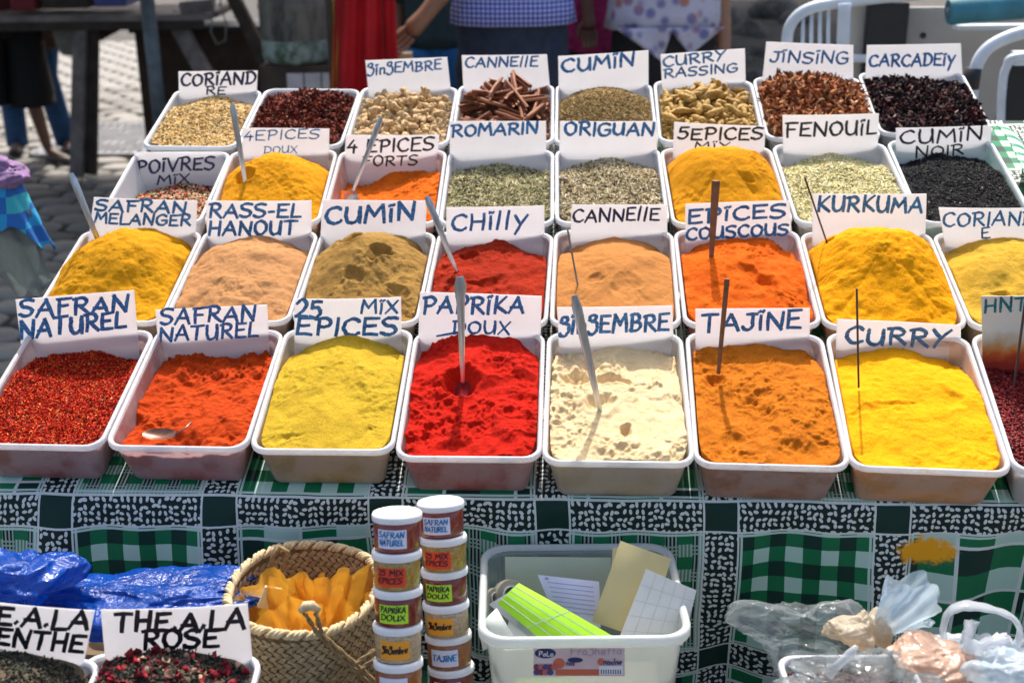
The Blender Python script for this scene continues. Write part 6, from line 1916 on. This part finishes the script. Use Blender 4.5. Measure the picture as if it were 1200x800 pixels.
person('person in a pale floral blouse and loose black trousers', Xp, Yp, 1.06, (.30, .15, .09), fl.m, blk, {-1: ((-.17, .01, 1.41), (-.2, .14, 1.2), (-.1, .24, 1.2), (-.04, .24, 1.2)), 1: down(1, .2)}, hemz=1.06, topw=.215, trw=1.5)
tl_ = bpy.data.objects['person.002']
for k, (x0, x1, xm, zb) in enumerate(((-.20, .02, -.02, .95), (.0, .21, .09, .97))):
    V = []
    for j in range(9):
        t_ = j / 8
        for i in range(9):
            s_ = i / 8; V.append(((x0 + (x1 - x0) * s_) * (1 - t_) + xm * t_, -.165 - .012 * math.sin(s_ * 9) * (1 - t_) + .02 * t_, 1.075 + (zb - 1.075) * t_))
    o = link('blouse_tail', mesh_np('blouse_tail', V, [np.array([(j * 9 + i, (j + 1) * 9 + i, (j + 1) * 9 + i + 1, j * 9 + i + 1) for j in range(8) for i in range(8)])]), fl.m, tl_)
    o.modifiers.new('t', 'SOLIDIFY').thickness = .004
# left: man in black shorts
Yp = gy(190); Xp = at(22, 150, Yp).x
person('man in loose black shorts with bare legs behind the trestle table', Xp, Yp, 1.02, (.17, .085, .055), plain('dark_red_shirt', (.12, .02, .03), .8, .2), blk, {-1: down(-1), 1: down(1)}, yaw=.5, shorts=True, shoe=(.05, .03, .025), legs={-1: ((-.1, 0, .9), (-.16, .02, .46), (-.2, .05, .09), (-.24, -.1, .035)), 1: ((.1, 0, .9), (.10, -.02, .44), (.16, .02, .09), (.26, -.11, .035))}, trw=1.2)
Yp = gy(176) + .05; Xp = at(70, 150, Yp).x - .12
person('person in blue jeans standing behind the trestle table leg', Xp - .02, Yp, 1.03, (.3, .16, .1), plain('grey_shirt', (.2, .2, .22), .8, .2), bden, {-1: down(-1), 1: down(1)}, yaw=.2, shoe=(.03, .025, .025), legs={-1: ((-.1, 0, .9), (-.14, .0, .49), (-.15, .04, .09), (-.15, -.1, .035)), 1: ((.1, 0, .9), (.09, -.06, .49), (.16, .02, .09), (.20, -.12, .035))})
Yp = 5.0; Xp = at(524, 75, Yp).x
person('person in bright blue jeans partly behind the man in the plaid shirt', at(512, 75, 6.2).x, 6.2, .96, (.28, .15, .09), plain('dark_teal_shirt', (.03, .06, .07), .8, .2), plain('bright_blue_denim', (.01, .13, .34), .85, .3, 10), {-1: down(-1, .16), 1: down(1, .16)}, hemz=1.0, topw=.16)

# ------------------------------------------------------------------ white cage cart on the right
CY = 3.75
cart = empty('cage_cart', (at(1040, 40, CY).x, CY, 0), 'beige grey metal cart with white tubular frame and black posts at the right', 'cart')
co_ = cart.location
wt = plain('white_painted_tube', (.66, .72, .78), .35, .12, 14)
bgp = plain('beige_grey_panel', (.36, .34, .31), .6, .14, 5)
bkp = plain('black_rubber_post', (.012, .013, .015), .5, .2)
Lc = lambda x, y, Y=CY: at(x, y, Y) - co_
def smooth_path(p, k=5):
    out = []
    q = [p[0]] + p + [p[-1]]
    for i in range(1, len(q) - 2):
        for j in range(k):
            t_ = j / k
            out.append(.5 * ((2 * q[i]) + (-q[i - 1] + q[i + 1]) * t_ + (2 * q[i - 1] - 5 * q[i] + 4 * q[i + 1] - q[i + 2]) * t_ ** 2 + (-q[i - 1] + 3 * q[i] - 3 * q[i + 1] + q[i + 2]) * t_ ** 3))
    return out + [p[-1]]
MB().tube(smooth_path([Lc(926, 200), Lc(924, 120), Lc(922, 50), Lc(930, 24), Lc(950, 10), Lc(985, 3), Lc(1040, -3), Lc(1100, -8)]), .0165, 12).build('top_tube', wt, cart, True)
MB().tube(smooth_path([Lc(990, 4, CY - .02), Lc(988, 60, CY - .02), Lc(987, 130, CY - .02)]), .019, 12).build('side_tube', wt, cart, True)
for k, x in enumerate((941, 951, 961, 971)): MB().tube([Lc(x, 14 - k * 2), Lc(x - 1, 130)], .0052, 8).build('cage_bar', wt, cart, True)
MB().tube([Lc(922, 66, CY - .01), Lc(1045, 70, CY - .01)], .012, 10).build('cross_tube', wt, cart, True)
def panel(nm, x0, y0, x1, y1, Y, th, mat):
    a, b_ = Lc(x0, y0, Y), Lc(x1, y1, Y)
    o = MB().box(((a.x + b_.x) / 2, Y - co_.y + th / 2, (a.z + b_.z) / 2), (abs(b_.x - a.x), th, abs(a.z - b_.z))).build(nm, mat, cart); bevel(o, .006); return o
panel('panel', 996, 6, 1030, 330, CY + .03, .02, bgp)
panel('panel', 1034, 9, 1400, 330, CY + .035, .02, bgp)
panel('black_post', 1018, 4, 1037, 330, CY + .0, .03, bkp)
MB().box((0.15, .3, .5), (.95, .4, .08)).build('cart_floor', bgp, cart)
for x in (-.25, .55):
    w_ = MB().lathe([(0, -.02), (.14, -.02), (.16, -.01), (.16, .01), (.14, .02), (0, .02)], 24, M=Matrix.Rotation(PI / 2, 3, 'Y')).build('wheel', bkp, cart, True, 40); w_.location = (x, .3, .16)
    MB().box((x, .3, .32), (.04, .3, .34)).build('axle_bracket', bkp, cart)
MB().lathe([(0, -.006), (.008, -.006), (.009, 0), (0, .003)], 12, M=Matrix.Rotation(PI / 2, 3, 'X')).build('bolt', bkp, cart).location = Lc(1082, 42, CY + .03)
# second frame nearer at the right edge
C2 = 3.3
fr2 = empty('tube_frame', (at(1180, 60, C2).x, C2, 0), 'white bent tube frame with black joint at the right edge', 'frame')
co2 = fr2.location
L2 = lambda x, y, Y=C2: at(x, y, Y) - co2
g0 = L2(1141, 90); g1 = L2(1134, 145)
MB().tube(smooth_path([L2(1136, 140), L2(1141, 92), L2(1150, 66), L2(1168, 50), L2(1200, 38), L2(1260, 26), L2(1330, 20)]), .0165, 12).build('bent_tube', wt, fr2, True)
MB().tube([L2(1141, 80), L2(1137, 104)], .021, 12).build('black_joint', bkp, fr2, True)
MB().tube([L2(1136, 140), Vector((L2(1128, 260).x, 0, 0.0))], .0165, 12).build('frame_leg', wt, fr2, True)
MB().tube(smooth_path([L2(1172, 170, C2 + .03), L2(1174, 110, C2 + .03), L2(1180, 78, C2 + .03), L2(1200, 66, C2 + .03), L2(1330, 60, C2 + .03)]), .011, 10).build('inner_tube', wt, fr2, True)
a, b_ = L2(1178, 76, C2 + .05), L2(1192, 330, C2 + .05)
MB().box(((a.x + b_.x) / 2, .06, (a.z) / 2), (b_.x - a.x, .03, a.z)).build('black_post', bkp, fr2)
a, b_ = L2(1186, 60, C2 + .06), L2(1330, 74, C2 + .06)
MB().box(((a.x + b_.x) / 2, .05, (a.z + b_.z) / 2), (b_.x - a.x, .04, a.z - b_.z)).build('top_plate', wt, fr2)
# teal roll on top of the cart
r0 = at(1112, 14, 3.62); 
roll = empty('teal_roll', r0, 'rolled teal blue cover lying on the top edge of the cart', 'roll')
tl = plain('teal_cover_cloth', (.03, .17, .23), .6, .4, 12, .4, 60)
MB().lathe([(0, 0), (.020, .002), (.022, -.002), (.032, -.002), (.036, .006), (.0365, .03), (.035, .2), (.037, .45), (.0355, .9), (0, .9)], 30, M=Matrix.Rotation(R(86), 3, 'Y')).build('rolled_cloth', tl, roll, True, 50)
MB().lathe([(0, -.004), (.012, -.004), (.013, 0), (.019, .0), (.020, -.0035), (.0205, 0)], 24, M=Matrix.Rotation(R(86), 3, 'Y')).build('roll_end', plain('blue_grey_cap', (.10, .16, .2), .5, .2), roll, True)
o = MB().box((0, 0, 0), (.9, .06, .012)).build('roll_bracket', wt, roll); o.location = (.5, .08, -.05)

# green and white striped cloth beside the black seed tub
sg = NB('green_white_striped_cloth'); s_ = sg.n.new('ShaderNodeSeparateXYZ'); sg.l.new(sg.obj(), s_.inputs[0])
sg.set(sg.mix(sg.math('LESS_THAN', sg.math('FRACT', sg.math('MULTIPLY_ADD', s_.outputs[1], 34, sg.math('MULTIPLY', s_.outputs[0], 9))), .42), (.62, .76, .72), (.01, .24, .12)), .6)
pts_ = []
V = []; 
p0 = [(1166, 148), (1176, 158), (1190, 178), (1202, 205), (1214, 240)]
for k, (x, y) in enumerate(p0):
    a_, b2 = onplane(x, y, .01)
    for j in range(8):
        q = j / 7; V.append(DP(a_ - .004 + .09 * q, b2 - .005 * q, .012 + .012 * math.sin(q * PI * .8 + .3) + .004 * math.sin(k * 2) - .16 * q * q))
V0 = V[0]; ob = mesh_np('striped_cloth', [v - V0 for v in V], [np.array([(k * 8 + j, k * 8 + j + 1, (k + 1) * 8 + j + 1, (k + 1) * 8 + j) for k in range(4) for j in range(7)])])
o = link('striped_cloth', ob, sg.m); o.location = V0; tag(o, 'green and white striped cloth hanging over the side by the black seeds', 'cloth')
m = o.modifiers.new('s', 'SUBSURF'); m.levels = m.render_levels = 2; m = o.modifiers.new('t', 'SOLIDIFY'); m.thickness = .002

# blue checked bag at the left edge
bb = gingham('blue_turquoise_check', (.02, .32, .62), (.015, .14, .46), (.04, .42, .50), 16)
bp = at(8, 252, 2.45)
o = bagcone('blue_checked_bag', None, Vector((bp.x - .045, bp.y, bp.z + .075)), (.28, 0, -1), .135, .055, .088, bb, 33, 3, .10, .6, wav=.28, powr=.5)
tag(o, 'blue and turquoise checked cloth bag with a lilac top at the left edge', 'bag')
lil = plain('lilac_towel', (.26, .15, .30), .9, .3, 60, .4, 200)
crumple('lilac_towel', 'lilac towel', None, (0, 0, 0), (.080, .05, .030), lil, 34, .5, 2.4, 5, parent=o).location = (.004, 0, .008)
bagcone('clear_liner', None, Vector((.03, .0, -.08)), (.30, 0, -1), .115, .06, .06, film('grey_clear_liner', (.30, .36, .36), .5, .3, 10), 36, 3, .22, .5, o, .4, .5)
crumple('bag_filling', 'x', None, (0, 0, 0), (.066, .042, .055), plain('bag_filling_cloth', (.02, .1, .3), .9, .3, 20), 37, .3, 2, 4, parent=o).location = (.015, 0, -.05)
tp_ = empty('side_stool', (bp.x - .30, bp.y, 0), 'wooden stool at the far left that carries the blue checked bag', 'stool')
MB().box((0, 0, bp.z - .10), (.3, .3, .025)).build('stool_top', M['grey_wood'], tp_)
for x in (-.12, .12):
    for y in (-.12, .12): MB().box((x, y, (bp.z - .112) / 2), (.03, .03, bp.z - .112)).build('leg', M['grey_wood'], tp_)
